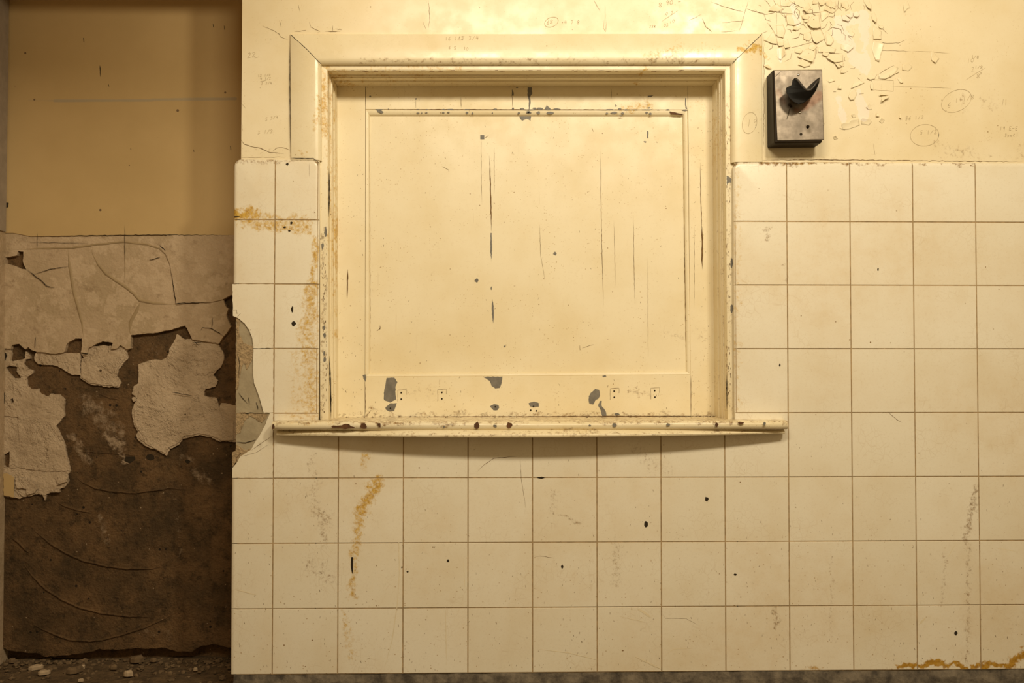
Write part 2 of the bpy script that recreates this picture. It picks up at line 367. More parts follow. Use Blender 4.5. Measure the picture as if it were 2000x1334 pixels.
M['under'] = mat_plain('grey_undercoat', (.215, .20, .175, 1), .5, .3, 60, .2)
M['wood'] = mat_plain('bare_brown_wood', (.14, .062, .025, 1), .7, .5, 60, .4)
M['steel'] = mat_steel()
M['bakelite'] = mat_plain('brown_black_box', (.020, .012, .005, 1), .45, .3, 30, .15, .002, .10)
M['rubber'] = mat_plain('black_rubber', (.005, .004, .003, 1), .42, .3, 40, .1, .001, .12)
M['lip'] = mat_plain('lit_rubber_lip', (.045, .036, .028, 1), .4, .3, 40, .1, .001, .3)  # rubber lightened to paint in the light caught by the lip
M['screw'] = mat_plain('bright_screw', (.62, .55, .45, 1), .3, .1, 40, .1, .001, .5, .9)

# ---------------------------------------------------------------- setting: floor and walls
YP = 0.007          # painted plaster plane (tile faces are y = 0)
YB = 0.270          # plane of the recessed left wall (brown render face)
def px_x(px, y=0.0, py=667): return U(px, py, y).x
def px_z(py, y=0.0, px=1000): return U(px, py, y).z
ZT = .058            # lower edge of the tiling
g = Geo()
nx, ny = 60, 50
fx0, fx1, fy0, fy1 = -2.4, 2.6, -3.4, 0.36
for j in range(ny + 1):
    for i in range(nx + 1):
        x = fx0 + (fx1 - fx0) * i / nx; t = j / ny; y = fy0 + (fy1 - fy0) * (1 - (1 - t) ** 2)
        bank = max(0, (y - .12) / .2); bank = min(bank, 1.2)
        z = random.uniform(-.004, .004) + (.012 * bank if x < -.6 else 0)
        g.v.append(Vector((x, y, z)))
for j in range(ny):
    for i in range(nx):
        a = j * (nx + 1) + i; g.f.append((a, a + 1, a + nx + 2, a + nx + 1))
structure(g.build('floor', M['floor'], smooth=True))

OX0, OX1 = px_x(621), px_x(1438)               # hatch opening in the masonry
OZ0, OZ1 = px_z(838), px_z(118)
WL, WLU, WR, WT = px_x(461), px_x(467), 2.3, 2.75
ZTOP = px_z(316)                                # behind the top tile edge
def wall_front():
    g = Geo(); yb = .52; ym = .0065
    # lower body (behind the tiles) and upper painted body share the opening
    g.box(WLU, OX0, YP, yb, ZTOP, WT); g.box(OX1, WR, YP, yb, ZTOP, WT); g.box(OX0, OX1, YP, yb, OZ1, WT)
    g.box(WL, OX0, YP, yb, 0, ZTOP); g.box(OX1, WR, YP, yb, 0, ZTOP); g.box(OX0, OX1, YP, yb, 0, OZ0)
    return structure(g.build('wall_front', M['wall']))
WF = wall_front()

# ---------------------------------------------------------------- tiles
SP = 0.1535
def gx(c): return c * SP - 0.5119
def gz(r): return -r * SP - 0.2663 + CAM_Z
GAP = 0.0006
def tile_mesh(name, x0, x1, z0, z1, nose, cr=0.017, T=0.0068):
    """glazed tile; nose = set of sides 'LRTB' with a rounded bullnose edge"""
    R = {s: (.010 if s in nose else .0011) for s in 'LRTB'}
    rings = []
    for k in range(5):
        t = k / 4 * math.pi / 2
        i = {s: R[s] * (1 - math.cos(t)) for s in R}; h = T * math.sin(t)
        l, r, b, tp = x0 + i['L'], x1 - i['R'], z0 + i['B'], z1 - i['T']
        loop = []
        for (cx, cz, sx, sz, a0, both) in ((l, b, 1, 1, 180, 'L' in nose and 'B' in nose), (r, b, -1, 1, 270, 'R' in nose and 'B' in nose),
                                           (r, tp, -1, -1, 0, 'R' in nose and 'T' in nose), (l, tp, 1, -1, 90, 'L' in nose and 'T' in nose)):
            rad = max(cr - i['L' if sx > 0 else 'R'], .004) if both else .0008
            n = 4 if both else 1
            for q in range(n + 1 if both else 1):
                if both:
                    a = math.radians(a0 + 90 * q / n); loop.append((cx + sx * rad + rad * math.cos(a), cz + sz * rad + rad * math.sin(a)))
                else: loop.append((cx, cz))
        rings.append([(x, -h, z) for x, z in loop])
    n = len(rings[0]); v = [p for rg in rings for p in rg]; f = []
    for k in range(4):
        for q in range(n): f.append((k * n + q, k * n + (q + 1) % n, (k + 1) * n + (q + 1) % n, (k + 1) * n + q))
    f.append(tuple(4 * n + q for q in range(n)))
    return v, f
PLAIN = {}
def place_tile(x0, x1, z0, z1, nose=''):
    x0 += GAP; x1 -= GAP; z0 += GAP; z1 -= GAP
    cx, cz = (x0 + x1) / 2, (z0 + z1) / 2; wx, wz = (x1 - x0) / 2, (z1 - z0) / 2
    key = (round(wx, 4), round(wz, 4), nose)
    if key not in PLAIN:
        v, f = tile_mesh('tile', -wx, wx, -wz, wz, set(nose)); o = obj('tile', v, f, M['tile'], WF)
        for p in o.data.polygons: p.use_smooth = bool(nose) and p.index < len(o.data.polygons) - 1
        o.data.set_sharp_from_angle(angle=math.radians(38))
        PLAIN[key] = o.data
    else:
        o = bpy.data.objects.new('tile', PLAIN[key]); COL.objects.link(o); o.parent = WF
    o.location = (cx, 0.0068 + random.uniform(-.0003, .0003), cz)
    o.rotation_euler = (random.uniform(-.0022, .0022), random.uniform(-.0006, .0006), random.uniform(-.0022, .0022))
    return o
XL, XR0, XLI = px_x(453.5), px_x(1434), px_x(623)
ZTT = gz(-4.95)
for r in range(-5, 3):
    z0 = gz(r + 1); z1 = gz(r) if r > -5 else ZTT
    nt_ = 'T' if r == -5 else ''
    if r < -1:
        if r not in (-3, -2): place_tile(XL, gx(0), z0, z1, 'L' + nt_)
        place_tile(gx(0), XLI, z0, z1, 'R' + nt_)
        place_tile(XR0, gx(8), z0, z1, 'L' + nt_)
        for c in range(8, 13): place_tile(gx(c), gx(c + 1), z0, z1, nt_)
    else:
        if r != -1: place_tile(XL, gx(0), z0, z1, 'L')
        for c in range(0, 13):
            zz = px_z(834) if r == -1 and c < 8 else z1
            place_tile(gx(c), gx(c + 1), z0, zz)
        if r == -1:
            place_tile(gx(0), XLI, px_z(825), z1); place_tile(XR0, gx(8), px_z(825), z1)
# broken tiles at the wall end
def broken(loop):
    g = Geo(); slab_geo(g, [rough(loop, 5, .5)], 0.0, .0068); o = g.build('tile', M['tile'], WF); o.data.materials.append(M['biscuit'])
    for p in o.data.polygons:
        if abs(p.normal.y) < .5: p.material_index = 1
    o['label'] = 'broken glazed tile with a jagged edge'
broken([(454, 555), (534.6, 555), (533.9, 679.5), (495, 680), (493, 662), (487, 645), (478, 632), (464, 621), (455, 617)])
broken([(495, 681), (533.9, 681), (533.4, 805.5), (515, 806), (505, 772), (496, 748), (494, 720)])
broken([(527, 807), (533.3, 807), (532.8, 933.5), (454, 933.5), (454, 914), (461, 906), (470, 891), (489, 879), (506, 852), (517, 832)])
# grout bed behind the joints
g = Geo(); yg = .0012
g.box(px_x(529), XLI - .004, yg, YP, ZT, ZTT - .006); g.box(px_x(466), px_x(529), yg, YP, px_z(600), ZTT - .006); g.box(px_x(466), px_x(529), yg, YP, ZT, px_z(922)); g.box(XR0 + .004, gx(13), yg, YP, ZT, ZTT - .006); g.box(XLI - .006, XR0 + .006, yg, YP, ZT, px_z(836))
G = g.build('grout_bed', M['grout'], WF)
# exposed mortar where the tiles have come away
slab('mortar_patch', [rough([(461, 612), (506, 612), (508, 690), (518, 760), (527, 812), (522, 850), (500, 890), (470, 905), (461, 910)], 6, .8)], .0040, .003, M['mortar'], WF)['label'] = 'grey mortar bared by broken tiles'
for lp in ([(462, 640), (475, 670), (494, 676), (492, 705), (482, 722), (476, 705), (470, 730), (464, 760), (461, 762)], [(462, 806), (515, 806), (523, 809), (512, 826), (488, 812), (476, 824), (470, 845), (461, 848)],
           [(461, 868), (480, 880), (492, 876), (478, 892), (461, 905)], [(462, 620), (468, 625), (467, 650), (462, 650)]):
    slab('sand_patch', [rough(lp, 4, 1.2)], .0026, .0016, M['sand'], WF)
slab('mortar_edge', [rough([(453.5, 884), (461, 880), (470, 884), (462, 893), (461, 902), (454, 912)], 4, .5)], -.001, .008, M['sand'], WF)
gc = Geo()
for pl, wd in (([(461, 863), (480, 865), (500, 858)], 1.4), ([(466, 767), (474, 778), (483, 788)], 1.2), ([(485, 776), (487, 790)], 1.4), ([(500, 785), (504, 800)], 1.4), ([(461, 807), (515, 807)], 1.5), ([(463, 690), (468, 712), (466, 740)], 1)):
    ribbon(gc, pl, .0024, wd, .8)
stuff(gc.build('mortar_cracks', M['dark'], WF))

# concrete skirting under the tiles
g = Geo(); n = 90; x0, x1 = WL, 2.2
for i in range(n + 1):
    x = x0 + (x1 - x0) * i / n; j = lambda a: random.uniform(-a, a)
    zt = ZT + .0012 + j(.0018)
    for y, z in ((.0068, zt + .001), (.003 + j(.002), zt - .002), (-.004 + j(.003), zt - .02 + j(.004)), (-.007 + j(.002), .024), (-.024, .004), (-.04, -.01)): g.v.append(Vector((x, y, z)))
for i in range(n):
    for k in range(5): a = i * 6 + k; g.f.append((a, a + 1, a + 7, a + 6))
structure(g.build('baseboard_front', M['concrete'], smooth=False))

# ---------------------------------------------------------------- recessed left wall
LX0, LX1 = px_x(14, YB), WL + .25
g = Geo(); g.box(LX0 - .12, LX1, YB + .03, YB + .25, 0, WT)
WLFT = structure(g.build('wall_left', M['brown']))
g = Geo(); g.box(LX0 - .12, WLU, .012, YB + .03, U(200, -12, YB).z, WT); g.build('shade_lintel', M['tan'], WLFT)  # unseen lintel added to darken the top of the recess
# unseen beam added above the view to shade the upper left wall
g = Geo(); g.box(LX0 - .12, -.36, -.97, -.85, CAM_Z + 1.05, WT); structure(g.build('shade_beam_1', M['tan']))
# brown render coat with a ragged foot
foot = zoomed([(0, 885), (60, 920), (200, 938), (290, 942), (350, 970), (480, 962), (600, 950), (720, 930), (780, 910), (900, 915), (1040, 905), (1200, 905), (1290, 900), (1380, 930), (1500, 932), (1560, 892), (1660, 872), (1800, 900)], 0, 1040, 4)
loop = rough([(-40, 400), (-40, 1262)] + [(-20, 1262)] + foot + [(520, 1270), (520, 400)], 5, .9)
slab('render_coat', [loop], YB, .03, M['brown'], WLFT)
gr = Geo()
Z2 = lambda p: zoomed(p, 0, 740, 3.994); Z3 = lambda p: zoomed(p, 0, 1040, 4.0); Z1 = lambda p: zoomed(p, 0, 440, 3.994)
for pl, wd, h in ((Z2([(560, 740), (650, 810), (750, 855), (900, 880), (1050, 890), (1200, 870), (1330, 850), (1480, 870)]), 5, .004),
                  (Z2([(430, 950), (520, 1000), (640, 1030), (740, 1055)]), 4, .003), (Z2([(560, 560), (800, 575), (1100, 600)]), 4, .002),
                  (Z3([(220, -70), (290, 0), (400, 90), (540, 170), (650, 220), (830, 262), (1000, 282), (1180, 283), (1330, 255)]), 5, .0045),
                  (Z3([(150, 190), (230, 310), (350, 435), (480, 520), (620, 585), (800, 630), (1000, 655), (1230, 660)]), 5, .0045),
                  (Z3([(190, 680), (340, 760), (490, 820), (560, 840), (700, 848), (800, 838), (950, 800), (1120, 745), (1300, 670), (1420, 600)]), 5, .004),
                  (Z3([(80, 40), (130, 60), (235, 165)]), 5, .005), (Z2([(760, 110), (860, 150), (960, 165)]), 4, .002)):
    ridge(gr, pl, YB, wd, h)
stuff(gr.build('trowel_ridges', M['brown'], WLFT, smooth=True))
# plaster skins, each a slab with its own broken outline
Y1 = YB - .007      # white float coat
Y2 = YB - .013      # grey skim
W_right = Z1([(1380, 850), (1440, 890), (1500, 885), (1560, 880), (1700, 925), (1738, 990), (1742, 1060), (1720, 1110), (1660, 1168), (1700, 1210), (1680, 1258), (1600, 1276)]) + \
    Z2([(1592, 130), (1690, 150), (1712, 225), (1722, 190), (1760, 190), (1850, 210), (1850, 492), (1720, 490), (1640, 450), (1560, 436), (1430, 465), (1400, 510), (1325, 545), (1300, 600), (1250, 570), (1150, 530), (1070, 470), (1064, 430), (1076, 410), (1045, 360), (1030, 250), (1050, 190), (1070, 150), (1050, 132), (1030, 120), (1040, 60), (1080, 30)]) + \
    Z1([(1080, 1085), (1150, 1060), (1210, 1045), (1255, 1055), (1300, 1030), (1340, 930)])
W_mid = Z1([(640, 940), (1018, 940), (1015, 965), (985, 985), (1000, 1040), (960, 1080), (920, 1130), (910, 1180), (945, 1225), (925, 1265), (800, 1255), (690, 1235), (625, 1190), (630, 1080), (655, 1035), (630, 1000)])
W_lm = Z1([(285, 980), (430, 990), (500, 995), (622, 998), (632, 1050), (626, 1166), (560, 1165), (500, 1130), (450, 1100), (370, 1090), (300, 1085), (268, 1050)])
W_l = Z1([(-30, 955), (85, 955), (92, 1000), (80, 1050), (90, 1062), (150, 1050), (192, 1040), (200, 985), (232, 1010), (240, 1040), (195, 1050), (182, 1080), (220, 1120), (260, 1132), (250, 1160), (215, 1180), (205, 1198)]) + \
    Z2([(215, 60), (250, 85), (300, 75), (310, 110), (350, 135), (385, 130), (395, 115), (465, 120), (505, 160), (500, 240), (502, 290), (435, 365), (495, 490), (520, 600), (548, 720), (525, 750), (535, 800), (500, 850), (465, 860), (465, 885), (400, 885), (360, 900), (350, 950), (330, 905), (275, 900), (150, 935), (25, 910), (-30, 905)])
hole_l = Z1([(45, 1110), (75, 1095), (135, 1105), (130, 1140), (165, 1190), (110, 1195), (60, 1140)])
hole_l2 = Z2([(20, 600), (75, 565), (70, 690), (40, 690), (18, 650)])
hole_l3 = Z2([(80, 160), (100, 150), (108, 180), (90, 195)])
for lps, m, y in (([W_right, blob(262, 779, 4, 5)], 'coat', Y1), ([W_mid], 'coat', Y1), ([W_lm], 'coat', Y1), ([W_l, hole_l, hole_l2, hole_l3], 'coat', Y1)):
    slab('float_coat_patch', [rough(rough(lps[0], 8, 1.5), 2.6, .8)] + [rough(h, 4, .5) for h in lps[1:]], y, YB - y + .002, M[m], WLFT)
# overlapping newer layers inside the white coat
for lp in (Z2([(25, 285), (140, 270), (250, 285), (330, 310), (432, 366), (495, 490), (520, 600), (545, 718), (400, 720), (270, 715), (150, 690), (75, 690), (75, 560), (150, 490), (140, 300)]),
           Z2([(1080, 90), (1200, 80), (1250, 90), (1380, 125), (1500, 130), (1590, 133), (1690, 155), (1705, 225), (1735, 305), (1820, 330), (1820, 480), (1725, 480), (1640, 440), (1560, 425), (1430, 450), (1390, 500), (1310, 540), (1290, 580), (1160, 520), (1085, 460), (1090, 410), (1060, 360), (1045, 250), (1075, 150)]),
           Z1([(640, 1040), (700, 1010), (800, 1000), (900, 1020), (980, 1035), (940, 1080), (910, 1130), (900, 1180), (930, 1225), (915, 1255), (800, 1245), (690, 1225), (635, 1185)])):
    slab('float_coat_layer', [rough(lp, 5, 1.0)], Y1 - .0025, .003, M['coat'], WLFT)
slab('paint_tatter', [rough(Z2([(25, 740), (50, 735), (110, 770), (110, 925), (28, 908)]), 5, .8)], Y1 - .004, .002, M['tan'], WLFT)
for lp in (Z2([(115, 780), (180, 775), (250, 800), (290, 860), (270, 890), (210, 905), (205, 860), (130, 850)]), Z2([(455, 760), (530, 735), (525, 800), (440, 830)]), Z2([(390, 875), (465, 860), (465, 885), (400, 886)])):
    slab('paint_tatter', [rough(lp, 4, 1.2)], Y1 - .006, .003, M['coat'], WLFT)
SK = [(-40, 452)] + [(520, 452)] + Z1([(2080, 560), (1800, 545), (1740, 580), (1765, 640), (1780, 650), (1765, 700), (1802, 790), (1750, 860), (1705, 925), (1560, 900), (1500, 890), (1470, 830), (1445, 780), (1380, 800), (1240, 835), (1100, 850), (1020, 858), (1020, 960), (985, 965), (940, 935), (915, 960), (865, 965), (880, 920), (800, 905), (750, 925), (690, 960), (680, 1000), (632, 990), (640, 882), (590, 882), (560, 900), (522, 925), (500, 990), (430, 1003), (350, 992), (290, 988), (245, 972), (220, 948), (200, 968), (180, 955), (150, 925), (92, 935), (85, 962), (-30, 960)])
hole_s = Z1([(12, 255), (130, 235), (140, 200), (182, 205), (180, 290), (205, 345), (170, 342), (100, 312), (12, 290)])
slab('skim_coat', [rough(rough(SK, 9, 1.0), 3, .6), rough(hole_s, 4, .7)], Y2, YB - Y2 + .002, M['skim'], WLFT)
# raised newer sheet right of the long crack
slab('skim_sheet', [rough(Z1([(1240, 172), (1292, 225), (1326, 310), (1342, 400), (1375, 618), (1500, 606), (1640, 602), (1738, 578), (1800, 545), (2080, 560), (2080, 75), (1300, 78)]), 6, .4)], Y2 - .003, .003, M['skim'], WLFT)
gm = Geo()
for pl, wd, h in ((Z1([(100, 190), (370, 180), (560, 176), (760, 150), (970, 130), (1150, 150), (1240, 180), (1290, 225), (1325, 310), (1342, 400)]), 5, .0022),
                  (Z1([(705, 170), (730, 240), (770, 310), (830, 380), (900, 430), (970, 475), (1040, 530), (1090, 585), (1200, 608), (1370, 618)]), 7, .0025),
                  (Z1([(530, 190), (545, 330), (570, 500), (610, 650), (640, 760), (650, 870)]), 7, .002), (Z1([(1095, 600), (1060, 680), (1020, 750), (1010, 820), (1020, 856)]), 8, .002),
                  (Z1([(972, 80), (974, 300), (974, 450)]), 3, .001)):
    ridge(gm, pl, Y2, wd, h, .3)
stuff(gm.build('filler_ridges', M['mastic'], WLFT, smooth=True))
# painted upper part
PT = [(-40, -300), (520, -300), (520, 459), (245, 459), (150, 461), (60, 462), (25, 455), (-40, 455)]
slab('painted_plaster', [rough(PT, 12, .6)], Y2 - .0025, .006, M['tan'], WLFT)
gk = Geo()
for pl, wd in ((Z1([(1330, 350), (1345, 420), (1372, 612), (1500, 604), (1640, 602)]), 1.6), (Z1([(205, 345), (260, 385), (320, 430), (365, 475), (430, 487)]), 1.5), (Z1([(260, 385), (380, 345), (535, 318)]), 1.1),
               (Z1([(1562, 825), (1580, 795), (1650, 805), (1745, 862)]), 1.3), (Z1([(1245, 155), (1290, 200)]), 1.8), (Z1([(1160, 272), (1250, 248)]), 1.4), (Z1([(1650, 800), (1660, 720)]), 1), (Z1([(1505, 914), (1570, 914)]), 1.5),
               (Z1([(1500, 890), (1550, 940)]), 1.2), ([(60, 462), (245, 459), (455, 459)], 1.1), (Z1([(972, 0), (975, 290)]), .8), (Z1([(290, 60), (290, 180)]), .8), (Z1([(180, 130), (700, 140)]), .7), (Z1([(640, 1000), (690, 1003)]), 2.0),
               (Z1([(280, 870), (270, 960)]), 1.0), (Z1([(1330, 1300), (1500, 1330)]), 1.4)):
    ribbon(gk, pl, Y2 - .0028, wd, .6)
for (x, y, l) in ((163, 74, 9), (195, 128, 22), (416, 47, 6), (438, 50, 8), (212, 165, 4), (255, 290, 3), (378, 292, 5), (450, 285, 8)):
    ribbon(gk, [(x, y), (x + 1, y + l)], Y2 - .0028, 1.6, .3)
stuff(gk.build('wall_cracks', M['dark'], WLFT))
for (x, y, rx, ry) in ((252, 897, 12, 7), (293, 893, 9, 5), (366, 901, 5, 4)):
    slab('gouge', [blob(x, y, rx, ry)], YB - .0008, .0008, M['dark'], WLFT)
# return wall at the far left edge, running towards the camera
SX = px_x(25, YB, 0)
g = Geo(); g.box(SX - .15, SX - .004, -.9, YB + .03, 0, WT)
WS = structure(g.build('wall_side', M['skim']))
g = Geo(); g.box(SX - .0045, SX, YB - .075, YB - .02, U(10, 455, YB).z, WT); g.build('grey_strip', M['greystrip'], WS)
slab('wall_notch', [rough([(5, 395), (16, 396), (15, 404), (6, 408)], 4, .6)], Y2 - .006, .003, M['dark'], WLFT)
for (x, y, rx, ry) in ((3, 770, 5, 22), (8, 695, 4, 10)): slab('gouge', [blob(x, y, rx, ry)], Y1 - .0035, .002, M['dark'], WLFT)

# ---------------------------------------------------------------- rubble at the foot of the left wall
def rock(g, c, r, rng):
    bm = bmesh.new(); bmesh.ops.create_icosphere(bm, subdivisions=1, radius=1)
    s = Vector((rng.uniform(.7, 1.4), rng.uniform(.7, 1.3), rng.uniform(.35, .8))) * r; a = rng.uniform(0, 6.28)
    vs = []
    for v in bm.verts:
        p = Vector((v.co.x * s.x, v.co.y * s.y, v.co.z * s.z)) * rng.uniform(.75, 1.2)
        vs.append(Vector((p.x * math.cos(a) - p.y * math.sin(a), p.x * math.sin(a) + p.y * math.cos(a), p.z)) + c)
    g.add(vs, [tuple(v.index for v in f.verts) for f in bm.faces]); bm.free()
g = Geo(); rg = random.Random(3)
for i in range(420):
    x = rg.uniform(LX0, WL - .01); y = YB + .02 - abs(rg.gauss(0, .075)); r = rg.choice((.002, .003, .004, .005, .008))
    if y < .02: continue
    rock(g, Vector((x, y, .012 * min(1.2, max(0, (y - .12) / .2)) + r * .3)), r, rg)
stuff(tag(g.build('rubble', M['rubble']), 'loose brown rubble along the foot of the brown wall', 'rubble'))
def floor_pt(px, py, z=.012):
    d = ROT @ Vector(((px - 1000) / FPX, 1.0, (667 - py) / FPX)); return CAM + d * ((z - CAM.z) / d.z)
CH = [(72, 1305, .017, .007, 'pale slanted plaster flake lying nearest the left frame edge', .5), (87, 1313, .016, .006, 'dull tan plaster flake just right of the palest left one', .4), (147, 1310, .020, .012, 'largest white plaster flake lying in front of the brown wall', .6),
      (160, 1304, .010, .006, 'small white plaster crumb behind the largest white flake', .2), (250, 1316, .014, .010, 'rounded tan plaster lump in the middle of the rubble', 0), (280, 1281, .024, .012, 'broad brown plaster lump under the wall crack', 0), (40, 1284, .009, .008, 'round grey pebble under the left of the wall crack', 0),
      (222, 1305, .010, .008, 'brown crumb left of the rounded tan lump', 0), (304, 1289, .008, .005, 'tiny white crumb right of the broad brown lump', .1), (382, 1307, .006, .004, 'tiny white crumb near the tiled wall end', .3), (158, 1325, .007, .003, 'small pale chip nearest the camera', .2)]
for i, (px, py, r, h, lab, a) in enumerate(CH):
    p = floor_pt(px, py, .012); p.y = min(p.y, YB - .01); n = 8; v = []; rg = random.Random(40 + i)
    rr = [rg.uniform(.7, 1.15) for _ in range(n)]
    for k, (s, z) in enumerate(((1, 0), (1, .5), (.72, 1))):
        for q in range(n):
            t = 2 * math.pi * q / n; x = r * s * rr[q] * math.cos(t); yy = r * .6 * s * rr[q] * math.sin(t)
            v.append(Vector((x * math.cos(a) - yy * math.sin(a), x * math.sin(a) + yy * math.cos(a), h * z * rg.uniform(.7, 1.1) - (.004 if k == 0 else 0))))
    f = [(k * n + q, k * n + (q + 1) % n, (k + 1) * n + (q + 1) % n, (k + 1) * n + q) for k in range(2) for q in range(n)] + [tuple(range(n)), tuple(2 * n + q for q in range(n))]
    o = obj('plaster_chip', v, f, M['chip'] if 'brown' not in lab and 'grey' not in lab else M['rubble']); o.location = (p.x, p.y, .008 + .012 * min(1.2, max(0, (p.y - .12) / .2)))
    tag(o, lab, 'plaster chip', 'plaster crumbs below the brown wall')

# ---------------------------------------------------------------- serving hatch frame
def sweep(name, A_out, B_out, A_in, B_in, prof, mat, parent, smooth=True, plane=0.0):
    """moulding between two mitred ends; prof = [(t across the face 0..1 (may exceed), y)]"""
    ao, bo, ai, bi = (U(*p, plane) for p in (A_out, B_out, A_in, B_in))
    g = Geo()
    for t, y in prof:
        for o_, i_ in ((ao, ai), (bo, bi)):
            p = o_.lerp(i_, t); g.v.append(Vector((p.x, y, p.z)))
    n = len(prof)
    for k in range(n - 1): g.f.append((2 * k, 2 * k + 1, 2 * k + 3, 2 * k + 2))
    g.f.append(tuple(2 * k for k in range(n))); g.f.append(tuple(2 * k + 1 for k in range(n)))
    o = g.build(name, mat, parent)
    if smooth:
        for p in o.data.polygons: p.use_smooth = len(p.vertices) == 4
        md = o.modifiers.new('e', 'EDGE_SPLIT'); md.split_angle = math.radians(35)
    return o
HF = empty('serving_hatch', (px_x(1000), 0, px_z(838)))
tag(HF, 'closed cream wooden serving hatch with mitred casing, panelled shutter and projecting sill', 'hatch')
yc = .0015
cas = [(0, YP + .002), (0, yc + .002), (.012, yc + .0006), (.03, yc)] + [(.80 + .20 * math.sin(a), yc + .0140 * (1 - math.cos(a))) for a in [math.pi / 2 * k / 8 for k in range(9)]] + [(1.0, .03), (0, .03)]
TL, TR, iTL, iTR = (566, 66), (1489.5, 65), (626, 124), (1429.5, 123.5)
sweep('casing_head', TL, TR, iTL, iTR, cas, M['frame'], HF)
sweep('casing_jamb', (566, 66), (567.5, 312), (626, 124), (626.5, 312), cas, M['frame'], HF)
sweep('casing_jamb', (1489.5, 65), (1490, 316), (1429.5, 123.5), (1430, 316), cas, M['frame'], HF)
# lining: face strip, reveal and beads
yl = .018; d = .112
def lining(name, Ao, Bo, Ai, Bi, width_px):
    w_ = width_px; mm = lambda m: 1 + m / (w_ * MMPX)
    pr = [(-.1, .05), (-.1, yl), (.82, yl), (1, yl + .002), (1.0, yl + .034), (mm(.0025), yl + .034), (mm(.0025), yl + .040), (mm(.0005), yl + .0405), (mm(.0005), yl + .046), (mm(.0035), yl + .047), (mm(.0045), yl + .055), (mm(.0035), yl + .062), (mm(.0035), yl + .068), (mm(.0012), yl + .069), (mm(.0012), yl + .077),
          (mm(.0045), yl + .079), (mm(.0065), yl + .100), (mm(.0065), yl + d + .035), (-.1, yl + d + .035)]
    sweep(name, Ao, Bo, Ai, Bi, pr, M['lining'], HF, plane=yl)
lining('lining_head', (626, 126), (1429, 125.5), (639.5, 138), (1416, 137.5), 12)
lining('lining_jamb', (626, 126), (627, 836), (639.5, 138), (641.5, 836), 14)
lining('lining_jamb', (1429, 125.5), (1436, 836), (1416, 137.5), (1422, 836), 13.5)
# sill: straight nosing over a bowed apron
def sill():
    g = Geo(); n = 48; xa, xb = px_x(531, -.045), px_x(1540, -.045); zt, zn = px_z(823, -.045), px_z(840, -.045); rz = (zt - zn) / 2
    prof = []
    def nosing(p):
        q = [(.0, zt + .001), (-p + .010, zt)]
        q += [(-p + rz - rz * math.cos(a) if 0 else -p + rz * (1 - math.sin(a)), zn + rz + rz * math.cos(a)) for a in [math.pi * k / 8 for k in range(9)]]
        return q + [(-.006, zn), (.0, zn)]
    m = None
    for i in range(n + 1):
        t = i / n; x = xa + (xb - xa) * t; e = min(t, 1 - t) * (xb - xa)
        p = .047 + .006 * math.sin(math.pi * t) + (0 if e > .012 else -.009 * (1 - e / .012) ** 2)
        pr = nosing(p); m = len(pr)
        for y, z in pr: g.v.append(Vector((x, y, z + .0006 * math.sin(9 * t))))
    for i in range(n):
        for k in range(m - 1): a = i * m + k; g.f.append((a, a + 1, a + m + 1, a + m))
    g.f.append(tuple(range(m))); g.f.append(tuple(n * m + k for k in range(m)))
    # board running back to the shutter inside the opening
    xi, xj = px_x(628), px_x(1430); zb = zt + .0012
    b = len(g.v); g.box(xi, xj, -.03, .16, zn, zb)
    o = g.build('sill', M['sill'], HF)
    for p in o.data.polygons: p.use_smooth = len(p.vertices) == 4
    md = o.modifiers.new('e', 'EDGE_SPLIT'); md.split_angle = math.radians(40)
    o['label'] = 'chipped cream sill board with rounded nose'
    g = Geo(); xa, xb = px_x(540, -.03), px_x(1533, -.03); z1 = zn + .0005
    for i in range(n + 1):
        t = i / n; x = xa + (xb - xa) * t; s = math.sin(math.pi * t) ** .9
        p = .026 + .041 * s; z0 = px_z(850.5, -.03) - .003 * s + .0025 * (t > .5) * (2 * t - 1)
        h = z1 - z0
        for y, z in ((.0, z1), (-p + .012, z1), (-p + .005, z0 + h * .66), (-p + .001, z0 + h * .48), (-p, z0 + h * .32), (-p + .001, z0 + h * .12), (-p + .005, z0), (.0, z0)): g.v.append(Vector((x, y, z)))
    for i in range(n):
        for k in range(7): a = i * 8 + k; g.f.append((a, a + 1, a + 9, a + 8))
    g.f.append(tuple(range(8))); g.f.append(tuple(n * 8 + k for k in range(8)))
    o = g.build('apron_moulding', M['sill'], HF)
    for p in o.data.polygons: p.use_smooth = len(p.vertices) == 4
    md = o.modifiers.new('e', 'EDGE_SPLIT'); md.split_angle = math.radians(40)
sill()

# ---------------------------------------------------------------- shutter
YS = yl + d                 # stile and rail face
YPN = YS + .011             # panel face
HS = slab('shutter', [[(716, 216), (1340, 217), (1346, 731), (714, 735)]], YPN, .012, M['shutter'], HF)
HS['label'] = 'panelled shutter with grey paint chips and a long vertical split'
def slabs(name, loop, y, th, mat): return slab(name, [loop], y, th, mat, HS)
TLo, TRo, BLo, BRo = (650, 160), (1402, 160), (655, 822), (1406, 822)
o = slabs('stile', [(657, 166), (713.4, 166), (712.4, 815.5), (661, 815.5)], YS, .028, M['shutter'])
o = slabs('stile', [(1343.6, 166), (1395, 166), (1401, 813.5), (1349.6, 813.5)], YS, .028, M['shutter'])
slabs('rail', [(714.4, 166), (1342.8, 166), (1343.2, 214), (714, 213)], YS, .028, M['shutter'])
slabs('rail', [(713.2, 737), (1348.6, 732), (1349, 813), (713, 816)], YS, .028, M['shutter'])
